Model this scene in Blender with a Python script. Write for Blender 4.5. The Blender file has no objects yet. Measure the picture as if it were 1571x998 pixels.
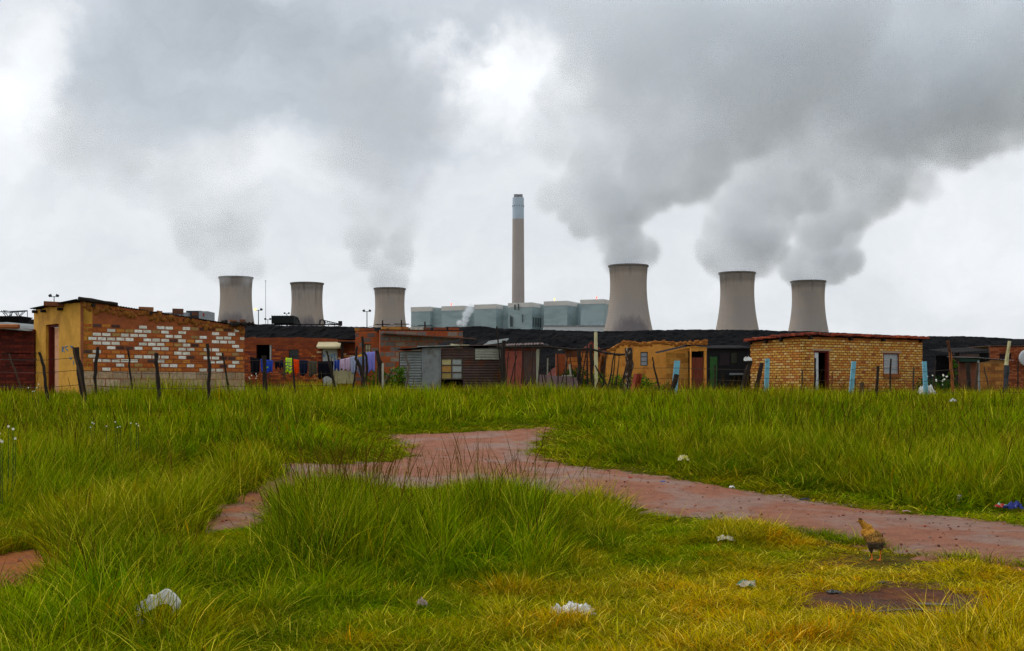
import bpy, math, random
import numpy as np
from mathutils import Vector, noise as mnoise

# ------------------------------------------------------------------ camera, sky, sun, exposure
sc = bpy.context.scene
COL = sc.collection
F, CX, HY, EYE = 1800.0, 785.5, 590.0, 1.65
cam = bpy.data.cameras.new('camera')
camo = bpy.data.objects.new('camera', cam)
COL.objects.link(camo)
sc.camera = camo
camo.location = (0, 0, EYE)
camo.rotation_euler = (math.pi / 2, 0, 0)
cam.sensor_width = 36
cam.lens = 36 * F / 1571
cam.shift_y = (HY - 499) / 1571
cam.clip_start = 0.1
cam.clip_end = 30000
sc.view_settings.view_transform = 'Standard'
sc.view_settings.look = 'None'
sc.view_settings.exposure = 0.0
sc.view_settings.gamma = 1.0
sc.view_settings.use_curve_mapping = False
sc.cycles.use_denoising = True
sc.cycles.denoiser = 'OPENIMAGEDENOISE'
sc.cycles.denoising_input_passes = 'RGB_ALBEDO_NORMAL'
sc.cycles.denoising_prefilter = 'FAST'
sc.cycles.max_bounces = 8
sc.cycles.diffuse_bounces = 2
sc.cycles.glossy_bounces = 2
sc.cycles.transmission_bounces = 4
sc.cycles.transparent_max_bounces = 8
sc.cycles.volume_bounces = 5
sc.cycles.volume_step_rate = 2.5
sc.cycles.use_adaptive_sampling = True
sc.cycles.adaptive_threshold = 0.01

SUN_EL, SUN_AZ = math.radians(50), math.radians(-68)      # high on the left, behind cloud
sun = bpy.data.lights.new('sun', 'SUN')
sun.energy = 1.3
sun.angle = math.radians(18)
sun.color = (1.0, 0.96, 0.9)
suno = bpy.data.objects.new('sun', sun)
COL.objects.link(suno)
suno.location = (0, 0, 60)
sdir = Vector((math.cos(SUN_EL) * math.sin(SUN_AZ), math.cos(SUN_EL) * math.cos(SUN_AZ), math.sin(SUN_EL)))
suno.rotation_euler = sdir.to_track_quat('Z', 'Y').to_euler()


class NT:
    """small helper round a node tree"""
    def __init__(s, nt):
        s.nt = nt
        s.N = nt.nodes
        s.L = nt.links

    def put(s, sock, val):
        if val is None:
            return
        if hasattr(val, 'is_output') or isinstance(val, bpy.types.NodeSocket):
            s.L.new(val, sock)
        else:
            if isinstance(val, (tuple, list)) and len(val) == 3 and sock.type == 'RGBA':
                val = (*val, 1)
            sock.default_value = val

    def math(s, op, a, b=None, c=None, clamp=False):
        n = s.N.new('ShaderNodeMath'); n.operation = op; n.use_clamp = clamp
        s.put(n.inputs[0], a); s.put(n.inputs[1], b); s.put(n.inputs[2], c)
        return n.outputs[0]

    def vec(s, op, a, b=None, c=None, out=0):
        n = s.N.new('ShaderNodeVectorMath'); n.operation = op
        s.put(n.inputs[0], a); s.put(n.inputs[1], b); s.put(n.inputs[2], c)
        return n.outputs['Value'] if out else n.outputs[0]

    def noise(s, vec, scale, detail=3, rough=.5, color=False, dist=0):
        n = s.N.new('ShaderNodeTexNoise')
        n.inputs['Scale'].default_value = scale; n.inputs['Detail'].default_value = detail
        n.inputs['Roughness'].default_value = rough; n.inputs['Distortion'].default_value = dist
        s.put(n.inputs['Vector'], vec)
        return n.outputs[1 if color else 0]

    def mix(s, fac, a, b, op='MIX'):
        n = s.N.new('ShaderNodeMix'); n.data_type = 'RGBA'; n.blend_type = op
        s.put(n.inputs[0], fac); s.put(n.inputs[6], a); s.put(n.inputs[7], b)
        return n.outputs[2]

    def ss(s, v, lo, hi, a=0.0, b=1.0):
        n = s.N.new('ShaderNodeMapRange'); n.interpolation_type = 'SMOOTHSTEP'
        s.put(n.inputs[0], v); s.put(n.inputs[1], lo); s.put(n.inputs[2], hi); s.put(n.inputs[3], a); s.put(n.inputs[4], b)
        return n.outputs[0]

    def lin(s, v, lo, hi, a=0.0, b=1.0):
        n = s.N.new('ShaderNodeMapRange')
        s.put(n.inputs[0], v); s.put(n.inputs[1], lo); s.put(n.inputs[2], hi); s.put(n.inputs[3], a); s.put(n.inputs[4], b)
        return n.outputs[0]


def build_world():
    w = bpy.data.worlds.new('World'); sc.world = w; w.use_nodes = True
    t = NT(w.node_tree); t.N.clear()
    out = t.N.new('ShaderNodeOutputWorld'); bg = t.N.new('ShaderNodeBackground')
    t.L.new(bg.outputs[0], out.inputs[0])
    bg.inputs['Strength'].default_value = 0.1
    sky = t.N.new('ShaderNodeTexSky'); sky.sky_type = 'NISHITA'; sky.sun_disc = False
    sky.sun_elevation = SUN_EL; sky.sun_rotation = SUN_AZ
    tc = t.N.new('ShaderNodeTexCoord')
    d = t.vec('NORMALIZE', tc.outputs['Generated'])
    wn = t.vec('SUBTRACT', t.noise(d, 5.0, 7, .6, color=True), (.5, .5, .5))
    dw = t.vec('MULTIPLY_ADD', wn, (.22, .22, .22), d)
    # overcast: soft cloud tones wrapped round the whole sky
    n1 = t.noise(d, 3.2, 6, .55)
    n2 = t.noise(t.vec('MULTIPLY', dw, (1, 1, 2.2)), 7.0, 8, .6)
    tone = t.math('MULTIPLY_ADD', n1, .30, .70)
    tone = t.math('MULTIPLY_ADD', t.math('SUBTRACT', n2, .5), .36, tone)

    def blob(px, py, rx, ry, amt, tone, rot=0):
        c = Vector(((px - CX) / F, 1, (HY - py) / F)).normalized()
        v = t.vec('SUBTRACT', dw, tuple(c))
        if rot:
            r = t.N.new('ShaderNodeVectorRotate'); r.rotation_type = 'Y_AXIS'
            t.put(r.inputs['Vector'], v); r.inputs['Angle'].default_value = math.radians(rot); v = r.outputs[0]
        v = t.vec('MULTIPLY', v, (F / rx, F / ((rx + ry) / 2) * .6, F / ry))
        k = t.ss(t.vec('LENGTH', v, out=1), 1.25, .35)
        return t.math('MULTIPLY_ADD', k, amt, tone)
    # the cloud bank over the left of the plant and the bright breaks between the clouds
    tone = blob(330, 90, 440, 140, -.20, tone, -8)
    tone = blob(520, 20, 420, 100, -.12, tone)
    tone = blob(200, 190, 170, 110, -.10, tone)
    tone = blob(620, 200, 90, 130, -.06, tone)
    tone = blob(790, 120, 130, 85, .30, tone)
    tone = blob(700, 95, 70, 45, .20, tone)
    tone = blob(5, 110, 80, 130, .26, tone)
    tone = blob(400, 260, 130, 60, .10, tone)
    tone = blob(1560, 330, 170, 90, .06, tone)
    tone = blob(1150, -60, 560, 240, -.10, tone)
    tone = t.math('MINIMUM', t.math('MAXIMUM', tone, .40), 1.10)
    cold = t.mix(t.ss(tone, .5, .98), (.87, .955, 1.05), (.955, .985, 1.02))
    cl = t.vec('SCALE', cold, None)
    sn = t.N[-1]; t.put(sn.inputs['Scale'], t.math('MULTIPLY', tone, 10.0))
    col = t.mix(.94, sky.outputs[0], cl)
    t.L.new(col, bg.inputs[0])


build_world()

# ------------------------------------------------------------------ helpers
R = random.Random(11)


def lin(c):
    return c / 12.92 if c <= .04045 else ((c + .055) / 1.055) ** 2.4


def H(h):
    h = h.lstrip('#')
    return tuple(lin(int(h[i:i + 2], 16) / 255) for i in (0, 2, 4))


def sstep(a, b, x):
    t = min(1, max(0, (x - a) / (b - a)))
    return t * t * (3 - 2 * t)


RISE = 1.1


def g(x, y):
    """height of the ground"""
    z = RISE * sstep(11, 31, y)
    z += .05 * math.sin(x * .55 + 1.3) * math.sin(y * .47) * sstep(4, 9, y)
    return z


def gnp(x, y):
    t = np.clip((y - 11) / 20, 0, 1)
    t2 = np.clip((y - 4) / 5, 0, 1)
    return RISE * t * t * (3 - 2 * t) + .05 * np.sin(x * .55 + 1.3) * np.sin(y * .47) * t2 * t2 * (3 - 2 * t2)


def W(px, py, Y):
    return Vector(((px - CX) / F * Y, Y, EYE + (HY - py) / F * Y))


def X_(px, Y):
    return (px - CX) / F * Y


def Z_(py, Y):
    return EYE + (HY - py) / F * Y


def G(px, py):
    """where the ray through a pixel meets the ground"""
    Y = 3.0
    while Y < 80:
        p = W(px, py, Y)
        if p.z <= g(p.x, Y):
            return p.x, Y
        Y += .04
    p = W(px, py, 80)
    return p.x, 80


def tag(o, label=None, cat=None, group=None, kind=None):
    if label: o['label'] = label
    if cat: o['category'] = cat
    if group: o['group'] = group
    if kind: o['kind'] = kind
    return o


def thing(name, loc, label, cat, group=None):
    o = bpy.data.objects.new(name, None)
    COL.objects.link(o)
    o.location = loc
    o.empty_display_size = .2
    return tag(o, label, cat, group)


class MB:
    def __init__(s):
        s.v = []; s.f = []; s.m = []; s.c = []

    def vert(s, p, c=(1, 1, 1)):
        s.v.append(tuple(p)); s.c.append(c); return len(s.v) - 1

    def face(s, pts, mi=0, c=(1, 1, 1)):
        i = len(s.v)
        for p in pts:
            s.v.append(tuple(p)); s.c.append(c)
        s.f.append(tuple(range(i, i + len(pts)))); s.m.append(mi)

    def hexa(s, P, mi=0, c=(1, 1, 1)):
        """P: 8 corners, bottom ring then top ring"""
        i = len(s.v)
        for p in P:
            s.v.append(tuple(p)); s.c.append(c)
        for q in ((3, 2, 1, 0), (4, 5, 6, 7), (0, 1, 5, 4), (1, 2, 6, 5), (2, 3, 7, 6), (3, 0, 4, 7)):
            s.f.append(tuple(i + k for k in q)); s.m.append(mi)

    def box(s, lo, hi, mi=0, c=(1, 1, 1)):
        x0, y0, z0 = lo; x1, y1, z1 = hi
        s.hexa([(x0, y0, z0), (x1, y0, z0), (x1, y1, z0), (x0, y1, z0), (x0, y0, z1), (x1, y0, z1), (x1, y1, z1), (x0, y1, z1)], mi, c)

    def obox(s, cen, size, rz=0, mi=0, c=(1, 1, 1), tilt=0, tx=0):
        """box centred on cen; tilt leans about its y axis, tx about x, rz about z"""
        ca, sa = math.cos(rz), math.sin(rz); ct, st = math.cos(tilt), math.sin(tilt); cx, sx = math.cos(tx), math.sin(tx)
        P = []
        for dz in (-.5, .5):
            for dx, dy in ((-.5, -.5), (.5, -.5), (.5, .5), (-.5, .5)):
                x, y, z = dx * size[0], dy * size[1], dz * size[2]
                y, z = y * cx - z * sx, y * sx + z * cx
                x, z = x * ct + z * st, -x * st + z * ct
                P.append((cen[0] + x * ca - y * sa, cen[1] + x * sa + y * ca, cen[2] + z))
        s.hexa(P, mi, c)

    def wallbox(s, fr, u0, u1, z0, z1, d0, d1, mi=0, c=(1, 1, 1)):
        """box on a wall frame: u along the wall, d outward"""
        P = [fr.p(u, d, z) for z in (z0, z1) for u, d in ((u0, d0), (u1, d0), (u1, d1), (u0, d1))]
        s.hexa(P, mi, c)

    def tube(s, pts, rad, n=7, mi=0, c=(1, 1, 1), cap=True, wob=0, rnd=None):
        pts = [Vector(p) for p in pts]
        if not isinstance(rad, (list, tuple)): rad = [rad] * len(pts)
        base = len(s.v)
        for k, p in enumerate(pts):
            d = (pts[min(k + 1, len(pts) - 1)] - pts[max(k - 1, 0)]).normalized()
            a = Vector((1, 0, 0)) if abs(d.x) < .8 else Vector((0, 1, 0))
            u = d.cross(a).normalized(); w = d.cross(u).normalized()
            for j in range(n):
                t = 2 * math.pi * j / n
                r = rad[k] * (1 + (rnd.uniform(-wob, wob) if wob else 0))
                s.v.append(tuple(p + u * math.cos(t) * r + w * math.sin(t) * r)); s.c.append(c)
        for k in range(len(pts) - 1):
            for j in range(n):
                a = base + k * n + j; b = base + k * n + (j + 1) % n
                s.f.append((a, a + n, b + n, b)); s.m.append(mi)
        if cap:
            s.f.append(tuple(base + j for j in range(n))); s.m.append(mi)
            s.f.append(tuple(base + (len(pts) - 1) * n + j for j in reversed(range(n)))); s.m.append(mi)

    def lathe(s, prof, n=48, mi=0, cen=(0, 0), c=(1, 1, 1)):
        b = len(s.v)
        for r, z in prof:
            for j in range(n):
                t = 2 * math.pi * j / n
                s.v.append((cen[0] + r * math.cos(t), cen[1] + r * math.sin(t), z)); s.c.append(c)
        for k in range(len(prof) - 1):
            for j in range(n):
                a = b + k * n + j; e = b + k * n + (j + 1) % n
                s.f.append((a, e, e + n, a + n)); s.m.append(mi)

    def ball(s, cen, r, nu=10, nv=7, mi=0, c=(1, 1, 1), wob=0, rnd=None):
        if not isinstance(r, (list, tuple)): r = (r, r, r)
        b = len(s.v)
        for i in range(nv + 1):
            ph = math.pi * i / nv
            for j in range(nu):
                t = 2 * math.pi * j / nu
                q = 1 + (rnd.uniform(-wob, wob) if wob else 0)
                s.v.append((cen[0] + r[0] * q * math.sin(ph) * math.cos(t), cen[1] + r[1] * q * math.sin(ph) * math.sin(t), cen[2] + r[2] * q * math.cos(ph)))
                s.c.append(c)
        for i in range(nv):
            for j in range(nu):
                a = b + i * nu + j; e = b + i * nu + (j + 1) % nu
                s.f.append((a, a + nu, e + nu, e)); s.m.append(mi)

    def build(s, name, mats, parent=None, smooth=False):
        me = bpy.data.meshes.new(name)
        off = Vector((0, 0, 0))
        q = parent
        while q is not None:
            off += Vector(q.location); q = q.parent
        me.from_pydata([(a - off.x, b - off.y, c - off.z) for a, b, c in s.v], [], s.f)
        if not isinstance(mats, (list, tuple)): mats = [mats]
        for m in mats: me.materials.append(m)
        me.polygons.foreach_set('material_index', s.m)
        at = me.color_attributes.new('Col', 'FLOAT_COLOR', 'POINT')
        at.data.foreach_set('color', np.array([(*c[:3], 1) for c in s.c], dtype=np.float32).ravel())
        if smooth: me.polygons.foreach_set('use_smooth', [True] * len(me.polygons))
        me.update()
        o = bpy.data.objects.new(name, me)
        COL.objects.link(o)
        if parent: o.parent = parent
        return o


MATS = {}


def mat(name, col=(1, 1, 1), rough=.85, var=.25, scale=3.0, bump=0.0, bscale=30.0, attr=False, metal=0.0, col2=None,
        c2scale=1.5, c2lo=.5, c2hi=.6, stretch=(1, 1, 1), spec=.3, emit=None):
    if name in MATS: return MATS[name]
    m = bpy.data.materials.new(name); m.use_nodes = True
    t = NT(m.node_tree)
    b = t.N['Principled BSDF']
    tc = t.N.new('ShaderNodeTexCoord')
    v = t.vec('MULTIPLY', tc.outputs['Object'], stretch)
    base = col
    if attr:
        a = t.N.new('ShaderNodeAttribute'); a.attribute_name = 'Col'; base = a.outputs['Color']
    if col2 is not None:
        k = t.ss(t.noise(v, c2scale, 5, .6), c2lo, c2hi)
        base = t.mix(k, base, col2)
    n = t.noise(v, scale, 5, .6)
    k = t.lin(n, .25, .75, 1 - var, 1 + var)
    n2 = t.N.new('ShaderNodeVectorMath'); n2.operation = 'SCALE'
    t.put(n2.inputs[0], base if not isinstance(base, tuple) else base); t.put(n2.inputs['Scale'], k)
    t.L.new(n2.outputs[0], b.inputs['Base Color'])
    b.inputs['Roughness'].default_value = rough
    b.inputs['Metallic'].default_value = metal
    b.inputs['Specular IOR Level'].default_value = spec
    if bump:
        bn = t.N.new('ShaderNodeBump'); bn.inputs['Strength'].default_value = bump; bn.inputs['Distance'].default_value = .02
        t.L.new(t.noise(v, bscale, 4, .6), bn.inputs['Height']); t.L.new(bn.outputs[0], b.inputs['Normal'])
    if emit:
        b.inputs['Emission Color'].default_value = (*emit[0], 1); b.inputs['Emission Strength'].default_value = emit[1]
    MATS[name] = m
    return m


BRICK = mat('brick', attr=True, rough=.9, var=.35, scale=14, bump=.4, bscale=60)
MORTAR_RED = mat('mortar_red', H('#8a4420'), var=.3, scale=4, bump=.5, bscale=25)
MORTAR_GREY = mat('mortar_grey', H('#8f6a40'), var=.3, scale=4, bump=.4)
MORTAR_DARK = mat('mortar_dark', H('#5b3018'), var=.3, scale=4, bump=.4)
MUD = mat('mud_plaster', H('#d49c3a'), var=.16, scale=5, bump=.6, bscale=14, col2=H('#b07a28'), c2scale=1.1, c2lo=.5, c2hi=.72)
MUD2 = mat('mud_plaster_orange', H('#d08c3a'), var=.15, scale=4, bump=.5, bscale=12, col2=H('#a86020'), c2scale=1.3, c2lo=.5, c2hi=.7)
DARKMUD = mat('mud_dark', H('#6b3a14'), var=.4, scale=9, bump=.6, bscale=20)
TIN = mat('tin_grey', H('#858a89'), rough=.85, var=.3, scale=2, spec=.15, col2=H('#5b4a3c'), c2scale=2.2, c2lo=.5, c2hi=.75)
TIN_BROWN = mat('tin_brown', H('#54423c'), rough=.7, var=.3, scale=2.5, col2=H('#6d3a22'), c2scale=2.0, c2lo=.5, c2hi=.75)
TIN_WHITE = mat('tin_white', H('#a9aa9b'), rough=.6, var=.25, scale=3, col2=H('#6e5a48'), c2scale=4, c2lo=.55, c2hi=.75)
TIN_DARK = mat('tin_dark', H('#2c2a2b'), rough=.95, var=.35, scale=2, spec=.05)
RUST = mat('rusty_metal', H('#6d2f1c'), rough=.8, var=.35, scale=5, col2=H('#3a201a'), c2scale=3, c2lo=.45, c2hi=.7, stretch=(3, 3, .5))
REDP = mat('red_brown_paint', H('#93483a'), rough=.7, var=.15, scale=4, col2=H('#71372c'), c2scale=3, c2lo=.5, c2hi=.7)
REDFRAME = mat('red_oxide_frame', H('#6a2014'), rough=.7, var=.2)
PINK = mat('pale_pink_door', H('#d9a27c'), rough=.7, var=.08, scale=3, col2=H('#c68e68'), c2scale=3)
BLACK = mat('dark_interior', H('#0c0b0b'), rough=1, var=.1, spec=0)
WOOD = mat('weathered_wood', H('#4a3a2c'), rough=.95, var=.4, scale=7, bump=.6, bscale=25, stretch=(3, 3, .6))
WOOD_D = mat('dark_wet_wood', H('#2a211b'), rough=.95, var=.4, scale=7, bump=.6, bscale=25, stretch=(3, 3, .6))
WOOD_O = mat('orange_wood', H('#8a5026'), rough=.9, var=.35, scale=6, bump=.4, stretch=(3, 3, .5), col2=H('#4d2c18'), c2scale=4)
BARK = mat('peeling_bark', H('#3a2a1e'), rough=.95, var=.4, scale=7, bump=.9, bscale=20, col2=H('#a89a88'), c2scale=6, c2lo=.56, c2hi=.62, stretch=(3, 3, 1))
BLUEP = mat('pale_blue_paint', H('#6fb0c4'), rough=.6, var=.12, scale=6, col2=H('#4d7480'), c2scale=9, c2lo=.58, c2hi=.7)
CREAM = mat('cream_paint', H('#c6bf92'), rough=.6, var=.12, scale=5, col2=H('#9c8e58'), c2scale=3, c2lo=.5, c2hi=.7)
WHITE = mat('white_paint', H('#d6d6d2'), rough=.6, var=.08, scale=5)
GREYP = mat('grey_paint', H('#8d9196'), rough=.7, var=.12, scale=4)
GLASS = mat('dim_window_glass', H('#8f9698'), rough=.25, var=.2, scale=5, spec=.5)
TARP = mat('black_plastic_sheet', H('#141618'), rough=.35, var=.4, scale=6, bump=.8, bscale=8, spec=.5)
TILE = mat('red_clay_tile', attr=True, rough=.85, var=.3, scale=8, bump=.4)
GREEN_D = mat('dark_green_paint', H('#0f3328'), rough=.7, var=.3, scale=3)
GREEN_P = mat('green_paint', H('#2c5a26'), rough=.7, var=.25, scale=4)
CONC = mat('concrete_block', attr=True, rough=.95, var=.22, scale=10, bump=.5, bscale=50)
WIRE = mat('rusty_wire', H('#3a2c24'), rough=.8, var=.2)
STEEL_FAR = mat('far_dark_steel', H('#30353a'), rough=.7, var=.1)
BLUE_CHALK = mat('blue_chalk', H('#2f7fae'), rough=.9, var=.2, scale=20)


class Frame:
    """a vertical wall line on the ground: u runs from O along d, outward normal n"""
    def __init__(s, px, Y, ang, end_px=None, L=None, flip=False):
        s.O = Vector((X_(px, Y), Y)); a = math.radians(ang)
        s.d = Vector((math.cos(a), math.sin(a)))
        if flip: s.d = Vector((-math.sin(a), math.cos(a)))
        n = Vector((s.d.y, -s.d.x))
        if flip: n = -n
        s.n = n
        s.L = L if L else s.u(end_px)

    def u(s, px):
        k = (px - CX) / F
        return (k * s.O.y - s.O.x) / (s.d.x - k * s.d.y)

    def z(s, u, py):
        return Z_(py, s.O.y + s.d.y * u)

    def p(s, u, d, z):
        q = s.O + s.d * u + s.n * d
        return (q.x, q.y, z)

    def rect(s, x0, y0, x1, y1):
        a, b = s.u(x0), s.u(x1)
        m = (a + b) / 2
        a, b = min(a, b), max(a, b)
        return a, b, s.z(m, y1), s.z(m, y0)


def wall(name, parent, fr, z0, top, opens=(), bands=(), mats=(MORTAR_RED, BRICK), thick=.2, rnd=R, step=.6, jag=0):
    """solid wall with openings; bands of individual bricks standing proud of the mortar"""
    mb = MB()
    br = {0, fr.L}
    for o in opens:
        br.update((o[0], o[1]))
    k = 1
    while k * step < fr.L:
        br.add(k * step); k += 1
    br = sorted(b for b in br if -1e-6 <= b <= fr.L + 1e-6)
    jt = {b: (rnd.uniform(-jag, jag) if jag else 0) for b in br}
    flipn = (fr.d.x * -fr.n.y + fr.d.y * fr.n.x) < 0

    def quad(pts):
        mb.face(pts, 0)
    for a, b in zip(br[:-1], br[1:]):
        if b - a < 1e-4: continue
        m = (a + b) / 2
        segs = [(z0, None)]
        cuts = sorted([(o[2], o[3]) for o in opens if o[0] < m < o[1]])
        lo = z0; pieces = []
        for c0, c1 in cuts:
            if c0 > lo + .01: pieces.append((lo, lo, c0, c0))
            lo = c1
        pieces.append((lo, lo, top(a) + jt[a], top(b) + jt[b]))
        for la, lb, ha, hb in pieces:
            f0, f1 = fr.p(a, 0, la), fr.p(b, 0, lb); f2, f3 = fr.p(b, 0, hb), fr.p(a, 0, ha)
            g0, g1 = fr.p(a, -thick, la), fr.p(b, -thick, lb); g2, g3 = fr.p(b, -thick, hb), fr.p(a, -thick, ha)
            quad([f0, f1, f2, f3]); quad([g1, g0, g3, g2]); quad([f3, f2, g2, g3]); quad([f1, f0, g0, g1])
    for u, s_ in ((0, -1), (fr.L, 1)):
        quad([fr.p(u, 0, z0), fr.p(u, -thick, z0), fr.p(u, -thick, top(u)), fr.p(u, 0, top(u))])
    for o in opens:
        for u in (o[0], o[1]):
            quad([fr.p(u, 0, o[2]), fr.p(u, -thick, o[2]), fr.p(u, -thick, o[3]), fr.p(u, 0, o[3])])
    for (bz0, bz1, bw, bh, mo, pal) in bands:
        row = 0
        z = bz0
        while z + bh < bz1 + 1e-3:
            u = -(bw + mo) * (.5 if row % 2 else 0)
            colm = 0
            while u < fr.L:
                a, b = max(u, .004), min(u + bw, fr.L - .004)
                um = (a + b) / 2
                za, zb = z + rnd.uniform(-.004, .004), z + bh + rnd.uniform(-.004, .004)
                okk = b - a > .04 and z > z0 and zb < top(um) - .02
                if okk:
                    for o in opens:
                        if zb > o[2] - .01 and za < o[3] + .01 and b > o[0] and a < o[1]:
                            if a < o[0] - .03: b = min(b, o[0] - .01)
                            elif b > o[1] + .03: a = max(a, o[1] + .01)
                            else: okk = False
                if okk and b - a > .03:
                    c = pal(row, colm, um, (za + zb) / 2)
                    if c is not None:
                        d = rnd.uniform(.004, .012)
                        ja = rnd.uniform(-.004, .004)
                        mb.wallbox(fr, a + ja, b + ja, za, zb, -.01, d, 1, c)
                u += bw + mo; colm += 1
            z += bh + mo; row += 1
    return mb.build(name, mats, parent)


def pick(cols, jit=.15, rnd=R):
    c = rnd.choice(cols); k = 1 + rnd.uniform(-jit, jit)
    return tuple(x * k for x in c)


def corrugated(mb, P0, U, V, amp=.012, pitch=.076, mi=0, sag=0, along='v', c=(1, 1, 1)):
    """corrugated sheet spanning U x V from P0; ridges run along V (or along U)"""
    P0, U, V = Vector(P0), Vector(U), Vector(V)
    n = U.cross(V).normalized()
    A, B = (U, V) if along == 'v' else (V, U)
    k = max(4, int(A.length / pitch * 4))
    k = min(k, 260)
    b = len(mb.v)
    for i in range(k + 1):
        s = i / k
        off = n * amp * math.sin(2 * math.pi * s * A.length / pitch)
        for j in range(2):
            p = P0 + A * s + B * j + off
            mb.v.append(tuple(p)); mb.c.append(c)
    for i in range(k):
        a = b + i * 2
        mb.f.append((a, a + 1, a + 3, a + 2)); mb.m.append(mi)


def window(parent, fr, r, frame_m, glass_m, nu=2, nv=3, depth=.06, label=None, bar=.03, panecols=None):
    a, b, z0, z1 = r
    mb = MB()
    e = .004
    w = .04
    for (u0, u1, q0, q1) in ((a + e, a + w, z0 + e, z1 - e), (b - w, b - e, z0 + e, z1 - e), (a + w, b - w, z0 + e, z0 + w), (a + w, b - w, z1 - w, z1 - e)):
        mb.wallbox(fr, u0, u1, q0, q1, -depth - .03, -depth + .02)
    for i in range(1, nu):
        u = a + (b - a) * i / nu
        mb.wallbox(fr, u - bar / 2, u + bar / 2, z0 + w, z1 - w, -depth - .02, -depth + .012)
    for j in range(1, nv):
        z = z0 + (z1 - z0) * j / nv
        mb.wallbox(fr, a + w, b - w, z - bar / 2, z + bar / 2, -depth - .018, -depth + .01)
    o = mb.build('window', frame_m, parent)
    if label: o['label'] = label
    gl = MB()
    if panecols:
        for i in range(nu):
            for j in range(nv):
                c = panecols[(i * nv + j) % len(panecols)]
                u0 = a + w + (b - a - 2 * w) * i / nu + .002; u1 = a + w + (b - a - 2 * w) * (i + 1) / nu - .002
                q0 = z0 + w + (z1 - z0 - 2 * w) * j / nv + .002; q1 = z0 + w + (z1 - z0 - 2 * w) * (j + 1) / nv - .002
                gl.wallbox(fr, u0, u1, q0, q1, -depth - .012, -depth - .004, 0, c)
    else:
        gl.wallbox(fr, a + w, b - w, z0 + w, z1 - w, -depth - .012, -depth - .004)
    gl.build('pane', glass_m, o)
    return o


def rough_stick(mb, pts, r0, r1, n=7, mi=0, seed=0, knots=6, wob=.15, bend=.03):
    """irregular branch between points"""
    rnd = random.Random(seed)
    out = []; rad = []
    pts = [Vector(p) for p in pts]
    tot = len(pts) - 1
    for i in range(tot):
        for k in range(knots):
            s = k / knots
            p = pts[i].lerp(pts[i + 1], s)
            if i + k > 0:
                p = p + Vector((rnd.uniform(-bend, bend), rnd.uniform(-bend, bend), 0))
            out.append(p); q = (i + s) / tot
            rad.append((r0 + (r1 - r0) * q) * rnd.uniform(.85, 1.15))
    out.append(pts[-1]); rad.append(r1)
    mb.tube(out, rad, n, mi, wob=wob, rnd=rnd)


# ------------------------------------------------------------------ ground, path, mud patch
PATH_PX = [(1800, 838), (1571, 806), (1400, 789), (1250, 768), (1100, 745), (1000, 730), (900, 717), (846, 706), (820, 693), (824, 676), (846, 657),
           (790, 659), (700, 664), (600, 668), (612, 684), (622, 698), (600, 708), (520, 711), (380, 711), (345, 728), (300, 760), (200, 800), (90, 832), (0, 850), (-180, 880),
           (-180, 935), (0, 905), (80, 893), (180, 862), (300, 824), (400, 802), (432, 768), (520, 754), (650, 753), (760, 752), (870, 764), (1000, 786), (1150, 809), (1280, 832),
           (1380, 848), (1450, 862), (1571, 872), (1800, 905)]
MUD_PX = [(1205, 922), (1240, 903), (1300, 908), (1345, 894), (1430, 898), (1470, 910), (1535, 908), (1560, 934), (1500, 950), (1440, 962), (1370, 953), (1300, 964), (1262, 944), (1225, 946)]


def smooth_poly(P, n=4):
    out = []
    L = len(P)
    for i in range(L):
        p0, p1, p2, p3 = (np.array(P[(i + k) % L], float) for k in (-1, 0, 1, 2))
        for j in range(n):
            t = j / n
            out.append(tuple(.5 * ((2 * p1) + (-p0 + p2) * t + (2 * p0 - 5 * p1 + 4 * p2 - p3) * t * t + (-p0 + 3 * p1 - 3 * p2 + p3) * t ** 3)))
    return np.array(out)


PATH = smooth_poly([G(*p) for p in PATH_PX], 3)
MUDP = smooth_poly([G(*p) for p in MUD_PX], 3)


def inside(poly, x, y):
    r = np.zeros(x.shape, bool)
    n = len(poly)
    for i in range(n):
        x0, y0 = poly[i]; x1, y1 = poly[(i + 1) % n]
        c = ((y0 > y) != (y1 > y)) & (x < (x1 - x0) * (y - y0) / ((y1 - y0) if y1 != y0 else 1e-9) + x0)
        r ^= c
    return r


def edge_dist(poly, x, y):
    d = np.full(x.shape, 1e9)
    n = len(poly)
    for i in range(n):
        x0, y0 = poly[i]; x1, y1 = poly[(i + 1) % n]
        dx, dy = x1 - x0, y1 - y0
        t = np.clip(((x - x0) * dx + (y - y0) * dy) / (dx * dx + dy * dy + 1e-12), 0, 1)
        d = np.minimum(d, np.hypot(x - x0 - t * dx, y - y0 - t * dy))
    return d


def ground_material():
    m = bpy.data.materials.new('soil'); m.use_nodes = True
    t = NT(m.node_tree); b = t.N['Principled BSDF']
    tc = t.N.new('ShaderNodeTexCoord'); v = tc.outputs['Object']
    c = t.mix(t.ss(t.noise(v, 1.2, 5, .6), .42, .58), H('#3c4004'), H('#5c4010'))
    c = t.mix(t.ss(t.noise(v, 22, 4, .7), .5, .64), c, H('#7a6614'))
    c = t.mix(t.ss(t.noise(v, 55, 3, .7), .55, .65), c, H('#3a2804'))
    t.L.new(c, b.inputs['Base Color']); b.inputs['Roughness'].default_value = 1; b.inputs['Specular IOR Level'].default_value = .1
    bn = t.N.new('ShaderNodeBump'); bn.inputs['Strength'].default_value = .8; bn.inputs['Distance'].default_value = .03
    t.L.new(t.noise(v, 30, 5, .7), bn.inputs['Height']); t.L.new(bn.outputs[0], b.inputs['Normal'])
    return m


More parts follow.
